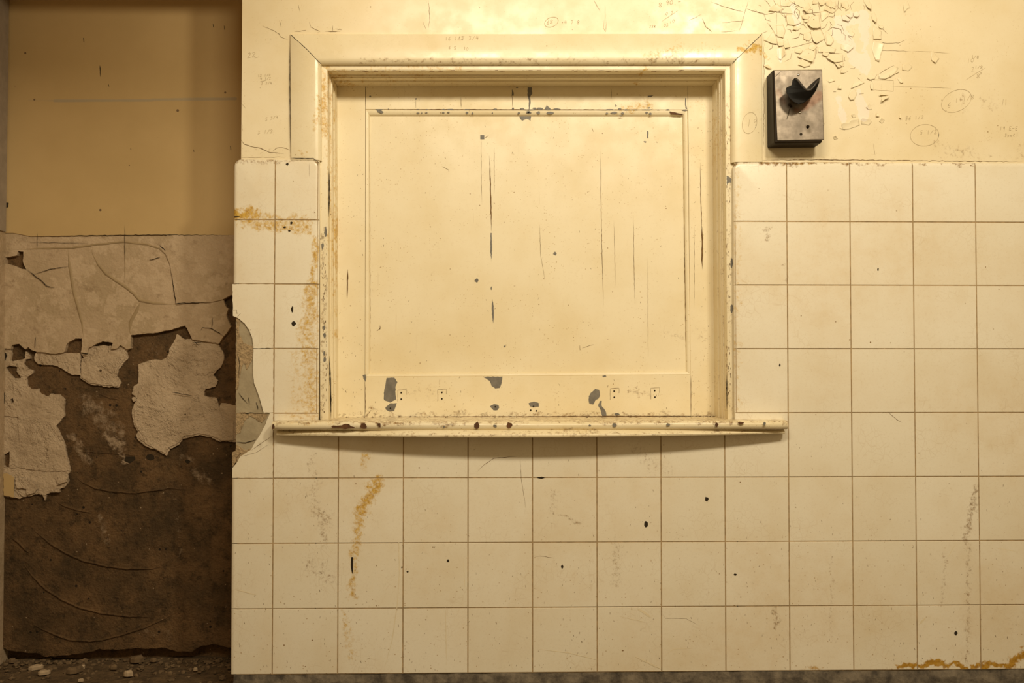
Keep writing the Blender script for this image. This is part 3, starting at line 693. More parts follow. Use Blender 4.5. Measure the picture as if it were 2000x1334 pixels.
def bead(A_out, B_out, A_in, B_in, deep=.010):
    pr = [(0, YS + .02), (0, YS + .0005), (.05, YS + .0022), (.12, YS + .0022)] + [(.15 + .75 * math.sin(a), YS + .0012 + (deep - .002) * (1 - math.cos(a))) for a in [math.pi / 2 * k / 6 for k in range(7)]] + [(1, YPN), (1, YS + .02)]
    ao, bo, ai, bi = (U(*p, YS) for p in (A_out, B_out, A_in, B_in)); g = Geo()
    for t, y in pr:
        for o_, i_ in ((ao, ai), (bo, bi)): p = o_.lerp(i_, t); g.v.append(Vector((p.x, y, p.z)))
    n = len(pr)
    for k in range(n - 1): g.f.append((2 * k, 2 * k + 1, 2 * k + 3, 2 * k + 2))
    g.f.append(tuple(2 * k for k in range(n))); g.f.append(tuple(2 * k + 1 for k in range(n)))
    o = g.build('panel_bead', M['shutter'], HS)
    for p in o.data.polygons: p.use_smooth = len(p.vertices) == 4
    md = o.modifiers.new('e', 'EDGE_SPLIT'); md.split_angle = math.radians(35)
oTL, oTR, oBR, oBL = (714, 213), (1343, 214), (1349, 732.5), (713, 737)
iTL, iTR, iBR, iBL = (722, 225.5), (1334, 226), (1341, 724.5), (722, 729)
bead(oTL, oTR, iTL, iTR); bead(oTR, oBR, iTR, iBR); bead(oBR, oBL, iBR, iBL); bead(oBL, oTL, iBL, iTL)

def chips(lst, y, mat, parent, name='paint_chip', amp=.5, h=.0004):
    for lp in lst: slab(name, [rough(lp, 3, amp)], y - h, h, mat, parent)
ZA = lambda p: zoomed(p, 600, 680, 4); ZB = lambda p: zoomed(p, 1080, 680, 4); ZC = lambda p: zoomed(p, 1000, 110, 4.545); ZD = lambda p: zoomed(p, 640, 110, 5)
chips([ZA([(620, 232), (680, 230), (705, 265), (690, 300), (690, 350), (695, 400), (650, 425), (600, 405), (598, 350), (610, 290)]), ZA([(650, 430), (700, 430), (690, 460), (680, 490), (640, 495), (615, 480), (610, 465)]),
       ZA([(1375, 222), (1525, 222), (1520, 270), (1505, 310), (1470, 315), (1440, 295), (1425, 255)]), ZA([(1428, 455), (1460, 437), (1495, 445), (1500, 465), (1485, 485), (1455, 485)]), ZA([(1730, 430), (1770, 417), (1810, 430), (1810, 458), (1770, 462), (1740, 455)]),
       ZB([(280, 375), (300, 345), (330, 318), (360, 325), (368, 370), (355, 395), (330, 410), (315, 440), (285, 435), (278, 400)]), ZB([(365, 412), (382, 412), (380, 450), (410, 490), (420, 525), (385, 530), (370, 480), (352, 450)]), ZB([(480, 510), (510, 507), (525, 520), (490, 527)]), ZB([(385, 218), (410, 210), (418, 222), (395, 228)]),
       ZC([(140, 275), (175, 275), (180, 330), (160, 362), (166, 400), (156, 470), (148, 470), (150, 400), (138, 350)]), ZC([(290, 470), (308, 432), (340, 462), (345, 475), (290, 476)]), ZD([(1800, 320), (1815, 350), (1815, 385), (1797, 380)]),
       ZC([(915, 425), (935, 440), (920, 450)]), ZC([(1205, 350), (1255, 345), (1235, 362), (1205, 365)]), ZC([(1538, 370), (1546, 370), (1545, 430), (1556, 465), (1545, 470), (1535, 430)]),
       ZA([(432, 210), (455, 205), (462, 230), (455, 262), (440, 240)])], YS, M['under'], HS)
chips([[(938, 264), (946, 264), (946, 272), (938, 272)], ZC([(1196, 665), (1210, 662), (1212, 728), (1198, 728)]), blob(931, 548, 3.6, 3.8), blob(1084, 495.6, 3.2, 3.2), blob(985.6, 676.5, 2.2, 1.8), blob(1259.7, 277, 2.6, 1.8),
       [(958.2, 455), (960.5, 455), (961, 490), (959.6, 512), (957.6, 490)], [(961.8, 584), (964.5, 598), (964.5, 616), (963, 632), (960.6, 614), (960.6, 596)], blob(959.6, 563.5, 1.2, 4), ZC([(65, 530), (170, 528), (165, 572), (130, 555), (92, 572), (70, 550)])], YPN, M['under'], HS)
yb_ = YS + .0012
chips([ZD([(470, 520), (510, 520), (545, 545), (530, 558), (490, 545)])] + [ZD(blob(x, y, a, b)) for x, y, a, b in ((880, 552, 15, 6), (918, 553, 7, 5), (965, 550, 11, 6), (1130, 550, 12, 8), (1180, 547, 13, 8), (1360, 550, 13, 9), (1415, 555, 9, 9), (1610, 552, 6, 5), (1865, 555, 9, 8), (1960, 545, 18, 12))] +
      [ZC(blob(x, y, a, b)) for x, y, a, b in ((60, 503, 9, 9), (150, 500, 22, 7), (235, 500, 18, 12), (335, 500, 36, 10), (905, 500, 28, 9), (845, 505, 12, 7), (982, 506, 13, 9), (1195, 500, 10, 7), (1228, 510, 12, 10), (968, 526, 14, 5))] , yb_, M['under'], HS, h=.0009)
chips([ZC([(1395, 490), (1440, 495), (1500, 510), (1525, 512), (1505, 522), (1410, 515)])], yb_, M['wood'], HS, h=.0009)
chips([ZC(blob(x, y, a, b)) for x, y, a, b in ((90, 465, 18, 7), (200, 462, 16, 8), (250, 464, 30, 9), (395, 468, 32, 7), (150, 474, 60, 4), (870, 472, 40, 5), (955, 468, 16, 7), (1015, 474, 20, 5), (1095, 474, 22, 4), (1200, 473, 45, 4), (1215, 458, 12, 7), (1385, 474, 18, 5), (1300, 474, 14, 3), (1535, 478, 24, 6), (8, 465, 9, 10))] +
      [ZD(blob(x, y, a, b)) for x, y, a, b in ((880, 517, 16, 3), (968, 519, 12, 4), (1132, 518, 18, 4), (1195, 517, 34, 5), (1358, 518, 26, 4), (1635, 515, 18, 7), (500, 519, 34, 4), (592, 515, 6, 5), (1810, 510, 8, 10), (415, 392, 9, 9), (862, 416, 8, 7), (1848, 305, 10, 6))], YS, M['under'], HS, amp=.2)
# screw holes of lost fittings
def discs(lst, y, r, mat, parent, name='screw_hole'):
    for x, y_ in lst: slab(name, [[(x + r * math.cos(k * math.pi / 4), y_ + r * math.sin(k * math.pi / 4)) for k in range(8)]], y - .0006, .0006, mat, parent)
discs([(783.7, 767), (783.7, 779.5), (863, 766.5), (863, 779), (1199.5, 764), (1199.7, 776), (1278.7, 763), (1279.3, 775.7), (762.5, 797.5), (967.5, 794.5), (1042, 794), (1036.5, 801.5), (1047.5, 802.5)], YS - .0004, 1.7, M['dark'], HS)
gs = Geo()
for x, y in ((785, 773), (863, 772), (1200, 770), (1279, 769)):
    ribbon(gs, [(x - 8, y + 11), (x - 8, y - 11), (x + 9, y - 12), (x + 9, y - 2)], YS, .7, .3, taper=False)
for pl, wd, y in (([(955.5, 304), (956.6, 315), (957.5, 350), (958.5, 385), (959.7, 452)], 2.2, YPN), ([(965, 285), (965.5, 380)], .6, YPN), ([(940, 270), (940, 340), (941, 400)], .6, YPN), ([(679, 526), (678.5, 560), (678, 583)], 2.4, YS), ([(1368, 317), (1368.7, 385), (1371, 452)], 1.5, YS), ([(1370.5, 440), (1371.7, 470), (1371.7, 498), (1371, 507), (1372, 526)], 3.2, YS),
                   ([(1334.6, 262), (1336, 320), (1337, 420), (1338.5, 560)], 1.9, YPN - .003), ([(1337, 450), (1339, 600), (1341, 720)], 1.5, YPN - .003), ([(722, 240), (722.5, 400), (723, 720)], .8, YPN - .003), ([(1172, 290), (1174, 400), (1175.5, 480), (1177.5, 560), (1179, 600)], .9, YPN), ([(1237, 420), (1238, 510), (1240, 590)], .8, YPN),
                   ([(1199, 430), (1202, 560)], .6, YPN), ([(1054, 440), (1056, 500), (1065, 550)], .6, YPN), ([(1265, 500), (1266, 700)], .5, YPN), ([(1356, 440), (1356, 600)], .7, YS), ([(900, 190), (901, 210)], .8, YS), ([(1000, 180), (1001, 210)], .8, YS), ([(812, 195), (812, 211)], .8, YS), ([(1194, 175), (1194, 192)], .8, YS), ([(740, 645), (742.5, 640), (742, 636)], 1.4, YPN), ([(736, 646), (743, 642)], 1.6, YPN),
                   ([(863, 325), (876, 332), (877, 336)], .8, YPN), ([(1156, 250), (1159, 257)], 1, YPN), ([(1132, 675), (1133, 684)], 1, YPN), ([(1137, 680), (1160, 673)], .7, YPN), ([(948, 269), (954, 265)], 1.5, YPN), ([(713, 738), (714, 815)], .9, YS), ([(1349.3, 733), (1349.8, 812)], .9, YS), ([(714, 170), (714, 213)], .9, YS), ([(715, 812), (725, 801)], 1.2, YS), ([(713, 213.5), (1343, 214.5)], 1.2, YS),
                   ([(664, 815), (1010, 814.2), (1398, 812.2)], 2.4, YS)):
    ribbon(gs, pl, y, wd, .35)
for i in range(150):
    x = random.choice((random.uniform(662, 712), random.uniform(1352, 1392), random.uniform(725, 1335), random.uniform(725, 1335))); y = random.uniform(730, 812) if random.random() < .35 else random.uniform(240, 720)
    if 735 > y > 715: continue
    on = 724 < x < 1333 and 228 < y < 722
    ribbon(gs, [(x, y), (x + random.uniform(-1.5, 1.5), y + random.uniform(1, 4))], YPN if on else YS, random.uniform(.6, 1.3), .2)
stuff(gs.build('splits_and_nicks', M['crack'], HS))
# frame wear
gw = Geo()
for x0, x1, y0, y1, n in ((629, 638, 440, 812, 90), (1418, 1428, 160, 800, 70), (1402, 1412, 200, 800, 0), (640, 1400, 139, 141, 70)):
    for i in range(n):
        x = random.uniform(x0, x1); y = random.uniform(y0, y1); L = random.uniform(1.5, 6)
        ribbon(gw, [(x, y), (x, y + L)] if y1 - y0 > 20 else [(x, y - 1.5), (x + L * 2, y - 1.5)], yl, random.uniform(.7, 2), .3)
stuff(gw.build('frame_wear', M['crack'], HF))
chips([[(1419, 343), (1424, 345), (1429, 350), (1427, 357), (1424, 356), (1420, 362)], blob(1429, 514, 2.6, 9), blob(1429, 602, 2.6, 9), blob(634, 655, 3, 6), blob(633, 640, 2.5, 5), blob(634, 702, 2.6, 5), blob(630, 480, 2.5, 6), blob(636, 452, 3, 9), blob(633, 690, 2, 4)], yl, M['under'], HF)
gd = Geo()
ribbon(gd, [(642.8, 328), (643, 370), (642.6, 424)], yl - .001, 2.2, .1); ribbon(gd, [(643.5, 695), (645.5, 760), (646.5, 818)], yl - .001, 3.0, .1); ribbon(gd, [(1419.5, 730), (1419.6, 800)], yl - .001, 1.8, .1)
ribbon(gd, [(568, 68), (600, 97), (627, 125)], yc, 1.2, .2, taper=False); ribbon(gd, [(1488, 67), (1460, 94), (1430, 124)], yc, 1.1, .2, taper=False); ribbon(gd, [(566, 75), (566, 180), (567, 308)], yc, 1.3, .1)  # mitre joints, then a painted shadow line along the left casing edge
ribbon(gd, [(628, 125.8), (1000, 126.0), (1430, 125.4)], yl, 3.0, .2, taper=False)
ribbon(gd, [(567, 308.5), (590, 309), (612, 309), (620, 315), (626, 322)], -.0005, 1.4, .3)
stuff(gd.build('joint_gaps_and_shadow_line', M['dark'], HF))
for lp in ((1140, 420), ): pass
ZE = lambda p: zoomed(p, 500, 780, 7.69)
ysn = -.0535
chips([ZE([(1130, 405), (1160, 392), (1210, 398), (1290, 390), (1340, 367), (1400, 375), (1420, 400), (1480, 418), (1480, 434), (1400, 430), (1340, 450), (1290, 430), (1200, 428), (1140, 425)]), ZE([(1580, 362), (1640, 360), (1665, 410), (1655, 440), (1590, 440), (1565, 410)]), ZE([(1810, 362), (1868, 355), (1870, 420), (1845, 420), (1835, 388)]),
       blob(931, 831, 6, 6.5), blob(995, 830.5, 5, 6), blob(1400, 829.5, 3, 4), blob(1447, 826, 6, 2.5), blob(533.5, 834, 2.5, 5)], ysn, M['wood'], HF, h=.0006)
chips([blob(967, 832, 3.5, 3), blob(1200, 830, 4.5, 3.5), blob(1305, 829.5, 4, 2.6), blob(1493, 827, 2.4, 4), blob(1152, 831, 2.4, 1.6), blob(867, 834, 2, 1.5)], ysn, M['under'], HF, h=.0006)
# grime crumbs in the angle of sill and shutter
g = Geo(); rg = random.Random(5)
for i in range(130):
    x = rg.uniform(px_x(660, YS), px_x(1400, YS)); r = rg.choice((.0012, .0016, .0022, .003)); rock(g, Vector((x, YS - .004 - abs(rg.gauss(0, .012)), px_z(823, -.045) + .0014 + r * .3)), r, rg)
stuff(g.build('paint_crumbs', M['rubble'], HF))['label'] = 'brown dust and paint crumbs on the sill'

# ---------------------------------------------------------------- wall box with receiver cradle
yf = -.050; yp = -.0525
WB = empty('wall_box', U(1550, 289, YP))
tag(WB, 'dark metal wall box with tarnished steel plate and black receiver cradle', 'wall box')
def prism(name, front, back, yf_, yb__, mat, bev=.0015):
    f_ = [U(x, y, yf_) for x, y in front]; b_ = [U(x, y, yb__) for x, y in back]
    o = obj(name, f_ + b_, [(0, 1, 2, 3), (7, 6, 5, 4), (0, 4, 5, 1), (1, 5, 6, 2), (2, 6, 7, 3), (3, 7, 4, 0)], mat)
    md = o.modifiers.new('bevel', 'BEVEL'); md.width = bev; md.segments = 3
    return child(o, WB)
prism('body', [(1509, 136), (1606, 136), (1606, 279), (1513, 280)], [(1496.5, 149), (1591, 149), (1592, 288.5), (1498, 290)], yf, YP, M['bakelite'], .004)
prism('cover_plate', [(1512.5, 138), (1605.5, 136.5), (1609, 272.5), (1518.5, 274.5)], [(1511.5, 137), (1605.5, 135.5), (1609.5, 274), (1518, 276)], yp, yp + .004, M['steel'], .0012)['label'] = 'tarnished steel cover plate'
hook = [(1552, 152), (1547.5, 157), (1546, 166), (1540, 169), (1535, 172), (1536, 182), (1542, 192), (1550, 199.5), (1560, 204), (1572, 200), (1585, 190), (1594, 177), (1600, 162), (1601.5, 151), (1598, 152.5), (1593, 160), (1587, 169), (1582, 174.5), (1577, 175), (1572, 172), (1566, 164.5), (1560, 156), (1556.5, 152.2)]
def cradle():
    g = Geo(); n = len(hook); c = Vector((1560, 186)); secs = ((yp, .55, 2), (yp - .012, .66, 1), (yp - .022, .9, 0), (yp - .034, 1.0, 0), (yp - .040, .985, 0), (yp - .042, .93, 0))
    for y, s, dy in secs:
        for x, q in hook:
            p = c + (Vector((x, q)) - c) * s; g.v.append(U(p.x - (1 - s) * 6, p.y + dy, y))
    for k in range(len(secs) - 1):
        for i in range(n): j = (i + 1) % n; g.f.append((k * n + i, k * n + j, (k + 1) * n + j, (k + 1) * n + i))
    last = [U(*((c + (Vector(h) - c) * .93) + Vector((-.42, 0))), secs[-1][0]) for h in hook]
    b = (len(secs) - 1) * n
    for t in tessellate_polygon([[Vector((p.x, p.z, 0)) for p in last]]): g.f.append(tuple(b + i for i in t))
    o = g.build('cradle', M['rubber'], WB, True); md = o.modifiers.new('e', 'EDGE_SPLIT'); md.split_angle = math.radians(50)
    o['label'] = 'black two-pronged receiver cradle'
    # raised lip along the fork
    g = Geo(); path = [(1553, 154), (1558, 157), (1564, 165), (1571, 173.5), (1577, 177), (1583, 176), (1589, 169.5), (1594, 162), (1600, 153)]
    m = 6; pts = [U(x, y, yp - .041) for x, y in path]
    for i, p in enumerate(pts):
        t = (pts[min(i + 1, 8)] - pts[max(i - 1, 0)]).normalized(); nn = Vector((-t.z, 0, t.x)); r = .0033 if 0 < i < 8 else .0018
        for k in range(m): a = 2 * math.pi * k / m; g.v.append(p + nn * r * math.cos(a) + Vector((0, r * math.sin(a), 0)))
    for i in range(8):
        for k in range(m): g.f.append((i * m + k, i * m + (k + 1) % m, (i + 1) * m + (k + 1) % m, (i + 1) * m + k))
    g.f.append(tuple(range(m))); g.f.append(tuple(8 * m + k for k in range(m)))
    child(g.build('lip', M['lip'], None, True), o)
cradle()
def dome(name, x, y, r, h, mat):
    g = Geo(); c = U(x, y, yp); n = 12
    for k, (s, hh) in enumerate(((1, -.001), (1, .3), (.75, .75), (.4, 1))):
        for q in range(n): a = 2 * math.pi * q / n; g.v.append(c + Vector((r * s * math.cos(a), -h * hh, r * s * math.sin(a))))
    for k in range(3):
        for q in range(n): g.f.append((k * n + q, k * n + (q + 1) % n, (k + 1) * n + (q + 1) % n, (k + 1) * n + q))
    g.f.append(tuple(3 * n + q for q in range(n)))
    return g.build(name, mat, WB, True)
dome('screw', 1559, 146, .0036, .0022, M['screw']); dome('screw', 1562.5, 220, .0036, .0022, M['screw'])
discs([(1542, 204.5), (1564.5, 262)], yp, 2.8, M['dark'], WB); dome('screw', 1577.5, 247.5, .0038, .006, M['bakelite']); dome('screw', 1544.5, 207.5, .0030, .003, M['bakelite'])
gx_ = Geo(); ribbon(gx_, [(1542, 212), (1540, 222), (1537, 232)], yp, 1.6, .2); ribbon(gx_, [(1514, 150), (1526, 139)], yp, .8, .1); stuff(gx_.build('scratch_and_screw_shadow', M['dark'], WB))  # first ribbon paints the cast shadow of the projecting screw

# ---------------------------------------------------------------- peeling paint and cracks on the plaster
ZP = lambda p: zoomed(p, 1480, 0, 6.667); ZQ = lambda p: zoomed(p, 1600, 120, 7.845)
def flake(loop, lift, ang=90, mat=None):
    """paint scale curling off the wall; ang = direction (pixels, 90 = down) in which its free edge points"""
    lp = rough(loop, 4, .5); c = Vector((sum(p[0] for p in lp) / len(lp), sum(p[1] for p in lp) / len(lp)))
    dv = Vector((math.cos(math.radians(ang)), math.sin(math.radians(ang))))
    pr = [Vector(p).dot(dv) for p in lp]; lo, hi = min(pr), max(pr); v = []; n = len(lp)
    for s in (1.0, .8, .55, .28):
        for p in lp:
            q = c + (Vector(p) - c) * s; t = (q.dot(dv) - lo) / (hi - lo)
            v.append(U(q.x, q.y, YP) + Vector((0, -.0006 - lift * max(0, (t - .25) / .75) ** 2.2, 0)))
    v.append(U(c.x, c.y, YP) + Vector((0, -.0006 - lift * max(0, ((c.dot(dv) - lo) / (hi - lo) - .25) / .75) ** 2.2, 0)))
    f = [(k * n + i, k * n + (i + 1) % n, (k + 1) * n + (i + 1) % n, (k + 1) * n + i) for k in range(3) for i in range(n)] + [(3 * n + i, 3 * n + (i + 1) % n, 4 * n) for i in range(n)]
    o = obj('paint_flake', v, f, mat or M['wall'], WF, True); md = o.modifiers.new('s', 'SOLIDIFY'); md.thickness = .0003
FL = [([(640, 320), (700, 215), (800, 190), (815, 360), (770, 380), (700, 380)], .008, 100), ([(680, 410), (820, 385), (880, 500), (830, 535), (760, 575), (720, 550)], .005, 110), ([(510, 740), (620, 640), (760, 625), (745, 750), (700, 820)], .009, 80), ([(890, 760), (920, 705), (1110, 715), (1110, 800), (990, 825)], .006, 110),
      ([(1000, 830), (1110, 805), (1125, 860), (1040, 895)], .006, 120), ([(70, 520), (120, 510), (200, 400), (245, 490), (250, 580), (170, 570)], .004, 90), ([(255, 580), (250, 500), (345, 530), (330, 600), (270, 610)], .005, 90), ([(340, 640), (332, 560), (380, 512), (420, 620)], .008, 100), ([(820, 150), (890, 148), (915, 180), (910, 215), (830, 285)], .005, 20),
      ([(1138, 140), (1150, 105), (1202, 95), (1180, 125)], .006, 120), ([(1140, 200), (1170, 160), (1240, 170), (1235, 220), (1190, 245)], .006, 110), ([(1240, 170), (1280, 130), (1320, 200), (1285, 235), (1245, 220)], .008, 60), ([(1370, 0), (1440, -20), (1475, 60), (1470, 145), (1420, 105)], .007, 110), ([(1475, 180), (1520, 165), (1550, 250), (1530, 310), (1490, 270)], .008, 100),
      ([(1500, 525), (1600, 550), (1640, 572), (1600, 700), (1575, 805), (1530, 790), (1485, 640)], .004, 20), ([(945, 115), (900, 60), (1010, 20), (1020, 80)], .005, 100), ([(590, 135), (660, 30), (690, 100), (630, 170)], .005, 100), ([(780, 0), (860, 0), (870, 60), (810, 80)], .005, 110), ([(1900, 165), (1895, 60), (1950, 20), (1985, 105), (1945, 110)], .006, 90),
      ([(1570, 1245), (1690, 1245), (1620, 1200)], .008, 95), ([(265, 620), (335, 610), (355, 700), (300, 785), (265, 770)], .009, 0), ([(690, 120), (660, 180), (620, 175), (670, 90)], .004, 110), ([(600, 210), (660, 200), (665, 255), (640, 300), (600, 290)], .003, 60), ([(80, 860), (130, 840), (180, 900), (120, 895)], .006, 110), ([(885, 400), (960, 470), (985, 540), (940, 600), (890, 585)], .004, 60),
      ([(1500, 330), (1610, 410), (1605, 520), (1500, 515)], .003, 100), ([(780, 620), (940, 600), (1020, 640), (1000, 690), (780, 680)], .0025, 100), ([(240, 330), (330, 320), (360, 400), (330, 500), (250, 480)], .0025, 100), ([(370, 190), (470, 185), (560, 300), (470, 340), (380, 320)], .003, 90), ([(620, 700), (520, 850), (600, 880), (680, 860), (690, 830)], .003, 100)]
for lp, li, an in FL: flake(ZP(lp), li, an)
for lp, li, an in (([(900, 205), (1150, 70), (1210, 100), (1170, 170), (1085, 240), (1000, 275), (910, 265)], .004, 60), ([(790, 290), (830, 350), (815, 440), (785, 430), (780, 350)], .005, 90), ([(730, 265), (790, 180), (890, 200), (850, 270), (770, 290)], .004, 100), ([(485, 820), (540, 800), (565, 850), (515, 865)], .004, 200), ([(345, 945), (440, 950), (480, 900), (600, 880), (620, 980), (450, 1040), (345, 1045)], .003, 250),
                   ([(640, 870), (780, 890), (800, 930), (760, 980), (640, 960)], .004, 260), ([(710, 705), (770, 640), (810, 740), (750, 740)], .004, 190), ([(900, 520), (1060, 520), (1050, 560), (930, 630), (960, 550)], .009, 60), ([(860, 850), (915, 850), (905, 800), (870, 790)], .005, 100), ([(915, 920), (960, 955), (1000, 900), (940, 870)], .005, 250), ([(1215, 870), (1245, 885), (1240, 800), (1230, 780)], .006, 90), ([(210, 1160), (240, 1145), (285, 1185), (230, 1200)], .006, 270),
                   ([(480, 420), (600, 370), (690, 330), (620, 280), (520, 330)], .003, 70), ([(440, 545), (480, 440), (540, 420), (580, 500), (530, 590), (470, 600)], .004, 140), ([(275, 425), (300, 360), (350, 370), (335, 430)], .005, 100), ([(130, 300), (190, 255), (240, 300), (150, 330)], .003, 60), ([(1060, 185), (1070, 235), (1220, 165), (1180, 130)], .005, 70), ([(1200, 270), (1220, 220), (1280, 330), (1240, 340)], .004, 60)):
    flake(ZQ(lp), li, an)
flake(zoomed([(215, 110), (240, 120), (300, 195), (252, 245), (215, 210)], 1780, 80, 5.56), .005, 90)
gk = Geo()
for pl, wd in ((ZP([(-40, 120), (0, 160), (70, 185), (150, 180), (230, 155), (330, 172), (470, 178)]), 1.1), (ZP([(600, 185), (740, 165), (820, 158)]), 1.0), (ZP([(350, 190), (365, 230), (368, 290)]), 1.2), (ZP([(780, 0), (800, 90), (812, 180), (808, 300), (815, 370), (850, 440), (885, 560), (910, 595)]), 1.4),
               (ZP([(430, 620), (560, 590), (720, 552)]), .9), (ZP([(760, 575), (765, 690), (745, 760)]), .8), (ZP([(770, 688), (920, 685), (1110, 700)]), .7), (ZP([(125, 295), (190, 380), (235, 470), (250, 580)]), 1.2), (ZP([(245, 165), (245, 320)]), .6), (ZP([(595, 190), (595, 310)]), .6), (ZP([(0, 60), (50, 80)]), .7), (ZP([(90, 0), (140, 50), (170, 95)]), .8), (ZP([(205, 0), (240, 80)]), .8),
               (ZP([(440, 25), (500, 60)]), 1.6), (ZP([(585, 135), (635, 175)]), 1.6), (ZP([(630, 140), (675, 80)]), 1.3), (ZP([(1385, 0), (1430, 110), (1475, 145)]), 1.4), (ZP([(1490, 260), (1530, 310)]), 1.4), (ZP([(1570, 320), (1660, 410), (1690, 440)]), .7), (ZP([(1500, 520), (1600, 555), (1720, 562), (1830, 560), (1940, 515)]), .8), (ZP([(1510, 650), (2000, 668)]), .6), (ZP([(1600, 548), (1650, 562)]), 2),
               (ZP([(1030, 1160), (1090, 1160)]), 1), (ZP([(985, 1195), (1020, 1195)]), 1.2), (ZP([(1300, 1010), (1360, 1065)]), 1), (ZP([(1420, 1030), (1460, 1040), (1500, 1030)]), 1.4), (ZP([(1480, 1030), (1490, 1100), (1480, 1170)]), 1.3), (ZP([(1210, 1150), (1320, 1110)]), .8), (ZP([(1320, 1225), (1380, 1215)]), 1), (ZP([(1570, 970), (1720, 875), (1780, 850)]), 1), (ZP([(640, 320), (690, 380), (770, 378)]), 1.5),
               (ZP([(510, 742), (600, 785), (690, 822)]), 1.6), (ZP([(890, 762), (940, 800), (1000, 824)]), 1.6), (ZP([(1000, 830), (1040, 893)]), 1.8), (ZP([(70, 522), (140, 525), (180, 570), (250, 580)]), 1.4), (ZP([(265, 608), (330, 602), (350, 640), (420, 620)]), 1.5), (ZP([(680, 415), (720, 545), (765, 573), (825, 535)]), 1.4),
               ([(1388, 3), (1410, 12), (1452, 23)], .9), ([(1458, 17), (1480, 24), (1500, 28)], .9), ([(1462, 0), (1450, 40), (1443, 64)], .8), ([(1372, 36), (1378, 52), (1390, 62)], 1.4), ([(1345, 40), (1370, 28)], .6), ([(1408, 62), (1440, 60)], .6), ([(1410, 44), (1455, 40)], .6), ([(1500, 60), (1478, 70)], .6),
               ([(837, 0), (839, 30), (838, 55)], .8), ([(826, 42), (833, 58)], .6), ([(1160, 0), (1172, 22)], .7), ([(512, 50), (530, 58), (545, 66), (548, 72), (563, 78)], .8), ([(607, 53), (625, 62)], .9), ([(604, 42), (608, 54)], .6), ([(575, 61), (590, 60), (598, 59)], 1.2), ([(635, 61), (665, 61)], 1.3), ([(650, 50), (650, 60)], .9), ([(655, 56), (668, 58)], .8),
               ([(467, 270), (478, 282), (490, 286), (508, 289), (525, 297), (540, 298), (555, 301)], 1.3), ([(533, 295), (540, 289), (552, 288), (566, 293)], 1.2), ([(472, 240), (474, 255)], .6), ([(470, 200), (480, 212)], .5), ([(462, 308), (560, 306)], .6), ([(1492, 312), (1600, 312), (1900, 315), (2000, 316)], 1.6), ([(1480, 313), (1640, 311)], 1.0),
               ([(1492, 67), (1492, 200), (1491, 310)], .9), ([(1640, 250), (1650, 254)], 1), ([(1600, 265), (1612, 238)], .8), ([(546, 40), (549, 52)], .8), ([(583, 10), (586, 22)], .8)):
    ribbon(gk, pl, YP, wd * .72, .7, h=.0007)
rf = random.Random(21)
for i in range(70):                                   # fine craquelure between the scales
    x = rf.gauss(1570, 55); y = abs(rf.gauss(40, 55))
    if 1500 < x < 1612 and 128 < y < 292 or x < 1494: continue
    a = rf.uniform(0, 6.28); L = rf.uniform(8, 26)
    ribbon(gk, [(x, y), (x + L * .5 * math.cos(a), y + L * .5 * math.sin(a)), (x + L * math.cos(a + .5), y + L * math.sin(a + .5))], YP, rf.uniform(.4, .9), .8, h=.0007, rng=rf)
stuff(gk.build('paint_cracks', M['crack'], WF))
for i in range(30):
    x = rf.gauss(1600, 75); y = abs(rf.gauss(60, 75)); r = rf.uniform(4, 10)
    if (1490 < x < 1622 and 122 < y < 300) or x < 1500 or y > 280: continue
    flake(blob(x, y, r * rf.uniform(.8, 1.6), r, 5, .4, rf), rf.uniform(.002, .005), rf.uniform(20, 160))
# cracks, nail holes and marks on the tiles
gk = Geo()
for pl, wd in (([(932, 922), (945, 908), (965, 895), (990, 893), (1010, 891)], .8), ([(1016, 895), (1018, 935), (1028, 998)], .6), ([(1045, 1088), (1055, 1086), (1082, 1090)], .7), ([(1294, 1199), (1300, 1208), (1340, 1208), (1362, 1220)], .6), ([(490, 880), (510, 866), (531, 852)], .8), ([(470, 892), (500, 884), (525, 868)], .6), ([(455, 606), (462, 605), (463, 612)], 1), ([(462, 621), (470, 612)], .7), ([(1735, 805), (1752, 820), (1762, 825)], .8), ([(457, 316), (457, 334)], 1), ([(604, 319), (604, 345)], .5)):
    ribbon(gk, pl, 0, wd, .3)
for i in range(520):
    x = random.uniform(460, 1995); y = 860 + 450 * random.random() ** .6
    ribbon(gk, [(x, y), (x + random.uniform(-1.5, 1.5), y + random.uniform(1, 4.5))], 0, random.uniform(.4, 1.2), .2)
stuff(gk.build('tile_cracks', M['crack'], WF))
chips([blob(1262, 1024, 4, 6.5, amp=.12), blob(573.5, 632.5, 4, 4.5), blob(570.5, 604, 2, 6), [(686, 1088), (690, 1088), (689.5, 1122), (686.5, 1115), (685, 1105)], blob(1057, 933, 7, 1.8), blob(561, 320.5, 2.4, 2.6), blob(569, 436, 2.6, 2.6), blob(556, 444, 3, 1.8), blob(565, 451, 2.5, 2), blob(1098, 1107, 2.2, 4), blob(1523, 713, 1.6, 3), blob(1867, 1237, 3, 4.5), blob(1380, 975, 3.5, 5), blob(1436, 1122, 3, 2), blob(796, 1117, 2, 2), blob(785, 1108, 1.6, 1.6), blob(875, 1096, 2.5, 3), blob(1715, 526, 1.6, 2.6), blob(462, 423, 6, 1.2)], 0, M['dark'], WF, 'nail_hole', .15)

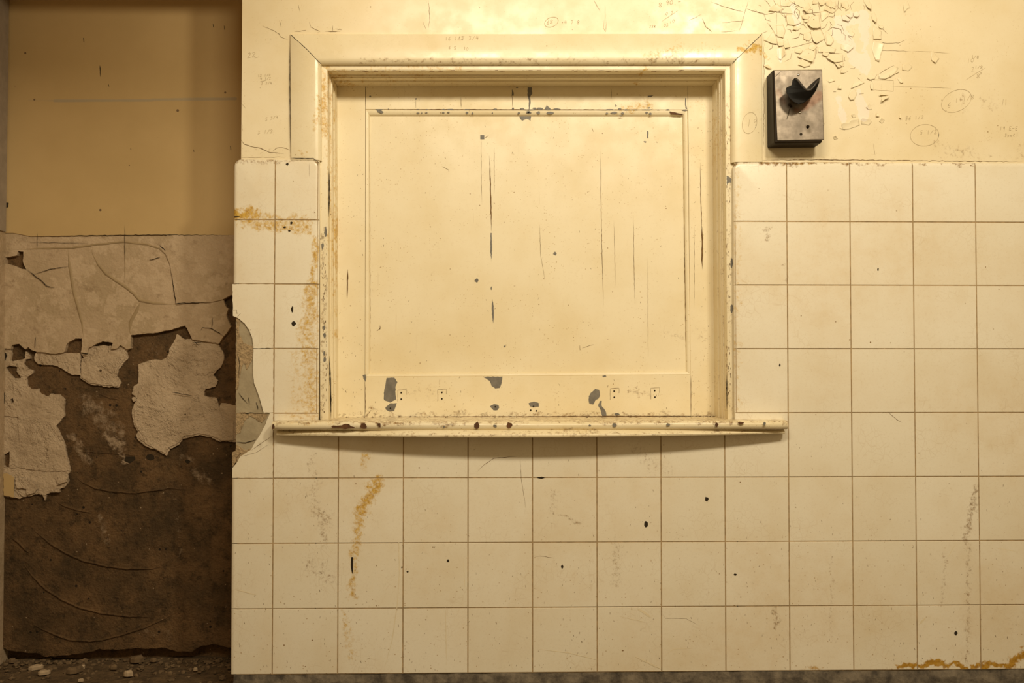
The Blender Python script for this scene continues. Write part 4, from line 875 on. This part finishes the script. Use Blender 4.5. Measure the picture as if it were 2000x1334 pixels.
# pale scuffs rubbed across the lower tiles
gq = Geo()
for pl, wd in (([(772, 1000), (779, 1060), (780, 1120), (776, 1180), (766, 1250), (748, 1315)], 1.6), ([(462, 1152), (485, 1158), (500, 1162)], 1.4), ([(1193, 1156), (1206, 1163), (1219, 1172)], 5), ([(1246, 1190), (1258, 1196), (1271, 1206)], 5), ([(1241, 1283), (1265, 1294), (1292, 1307)], 3),
               ([(1050, 1268), (1110, 1275), (1170, 1290)], 1.2), ([(1210, 1204), (1260, 1215)], 1), ([(1300, 1280), (1315, 1268), (1350, 1266)], 2), ([(1905, 1062), (1945, 1070), (1990, 1078)], 1.4), ([(1868, 1060), (1850, 1090)], 1.2), ([(905, 1090), (908, 1150)], 1.4), ([(1795, 1220), (1808, 1206)], 4), ([(870, 1180), (872, 1300)], 1)):
    ribbon(gq, pl, 0, wd, .25, h=.0002)
stuff(gq.build('scuff_marks', M['scuff'], WF))
# pencil notes left by workmen
GL = {'0': [[(.5, 1), (.1, .7), (.1, .3), (.5, 0), (.9, .3), (.9, .7), (.5, 1)]], '1': [[(.5, 1), (.5, 0)]], '2': [[(.1, .8), (.5, 1), (.85, .75), (.1, 0), (.95, .05)]], '3': [[(.1, .95), (.8, .85), (.4, .55), (.85, .3), (.1, 0)]], '4': [[(.3, 1), (.1, .4), (.9, .45)], [(.7, .9), (.7, 0)]], '5': [[(.9, 1), (.2, 1), (.2, .6), (.8, .5), (.7, .05), (.1, .05)]], '6': [[(.8, 1), (.2, .5), (.2, .1), (.7, 0), (.8, .4), (.2, .4)]], '7': [[(.1, 1), (.9, 1), (.4, 0)]],
      '8': [[(.5, .5), (.1, .8), (.5, 1), (.9, .8), (.5, .5), (.1, .2), (.5, 0), (.9, .2), (.5, .5)]], '9': [[(.8, .7), (.4, .5), (.2, .8), (.6, 1), (.8, .8), (.7, 0)]], '/': [[(.1, 0), (.9, 1)]], 'E': [[(.9, 1), (.2, 1), (.2, 0), (.9, 0)], [(.2, .5), (.7, .5)]], '-': [[(.1, .5), (.9, .5)]], 'S': [[(.9, .9), (.3, 1), (.2, .65), (.8, .4), (.6, 0), (.1, .1)]], 'x': [[(.1, .6), (.8, 0)], [(.8, .6), (.1, 0)]], 'C': [[(.9, .8), (.4, .9), (.2, .4), (.8, .1)]], 'H': [[(.2, 1), (.1, 0)], [(.8, 1), (.9, 0)]], '"': [[(.3, 1), (.3, .7)], [(.6, 1), (.6, .7)]], '.': [[(.4, .05), (.5, 0)]], ' ': []}
def note(s, x, y, h, rot=0, yy=YP, w_=.7, wd=.7):
    """handwriting: baseline start at pixel x,y, height h pixels, rot degrees up"""
    g = Geo(); c, sn = math.cos(math.radians(rot)), math.sin(math.radians(rot)); cx = 0
    for ch in s:
        for st in GL[ch]:
            P = [(cx + a * h * w_, b * h) for a, b in st]
            ribbon(g, [(x + p * c + q * -sn * -1 * 0 + q * sn * -1 * 0 + q * .1, y - q * c - p * sn) for p, q in P], yy, wd, .12, h=.0008, taper=False, step=3)
        cx += h * w_ * 1.25
    return g
def oval(g, cx, cy, rx, ry, rot, yy=YP):
    c, s = math.cos(rot), math.sin(rot)
    ribbon(g, [(cx + rx * math.cos(a) * c - ry * math.sin(a) * s, cy + rx * math.cos(a) * s + ry * math.sin(a) * c) for a in [6.6 * k / 30 for k in range(31)]], yy, .7, .2, h=.0008, taper=False)
def add_note(parts, ovals=(), lines=(), yy=YP, parent=None):
    G_ = Geo()
    for a in parts: q = note(*a, yy=yy); G_.add(q.v, q.f)
    for a in ovals: oval(G_, *a, yy=yy)
    for pl in lines: ribbon(G_, pl, yy, .7, .2, h=.0008)
    G_.build('pencil_note', M['pencil'], parent or WF)
add_note([('22', 483, 113, 10, 8)], lines=[[(497, 113), (505, 111)]])
add_note([('12 1/4', 503, 150, 5, 3), ('4 1/2', 508, 156, 5, 2), ('3 3/4', 510, 165, 5, 2)], lines=[[(508, 159), (520, 157)]])
add_note([('3 1/2', 503, 262, 7, 5)]); add_note([('5 3/4', 518, 236, 6, 12)])
add_note([('19"', 1458, 247, 13, 6)], [(1464, 240, 14, 21, .25)], yy=yc, parent=HF)
add_note([('10', 1888, 124, 9, 12), ('1/8', 1897, 113, 6, -5), ('2', 1897, 139, 8, 5), ('1/8', 1904, 134, 6, 0), ('8', 1907, 153, 9, 5), ('0', 1914, 145, 4, 0)], lines=[[(1885, 157), (1902, 146), (1925, 132)]])
add_note([('6', 1850, 210, 10, 5), ('1 1/8', 1865, 201, 9, 12)], [(1868, 197, 31, 20, -.45)])
add_note([('1/2', 1810, 262, 8, 3), ('5', 1797, 262, 7, 3)], [(1806, 264, 28, 21, -.1)])
add_note([('19 E-E', 1952, 254, 7, 0), ('SxxC', 1962, 267, 6, 0)]); add_note([('56 1/2', 1768, 235, 7, 5)]); add_note([('H', 1957, 205, 12, 0)])
add_note([('16 1/2', 869, 79, 7, 2), ('17 3/4', 894, 79, 8, 2), ('6 5', 876, 95, 6, -10), ('10', 905, 97, 6, -10)], yy=yc, parent=HF)
add_note([('68', 1067, 48, 8, 10), ('4 7 8', 1102, 47, 7, 0)], [(1077, 43, 14, 9, -.4)]); add_note([('8', 1286, 14, 9, 0), ('90.-', 1300, 10, 9, 5), ('0 7', 1300, 30, 6, 10), ('02', 1296, 52, 6, 8), ('10', 1308, 45, 6, 8), ('388', 1268, 54, 5, 0)], lines=[[(1292, 42), (1325, 20)]])
add_note([], lines=[[(1782, 100), (1820, 101), (1855, 104)], [(1740, 169), (1800, 170), (1858, 172)], [(1690, 155), (1745, 157), (1745, 178), (1700, 175)], [(1182, 12), (1182, 60)], [(1180, 40), (1179, 55), (1183, 62), (1185, 40)], [(1706, 280), (1709, 302), (1712, 300)]])
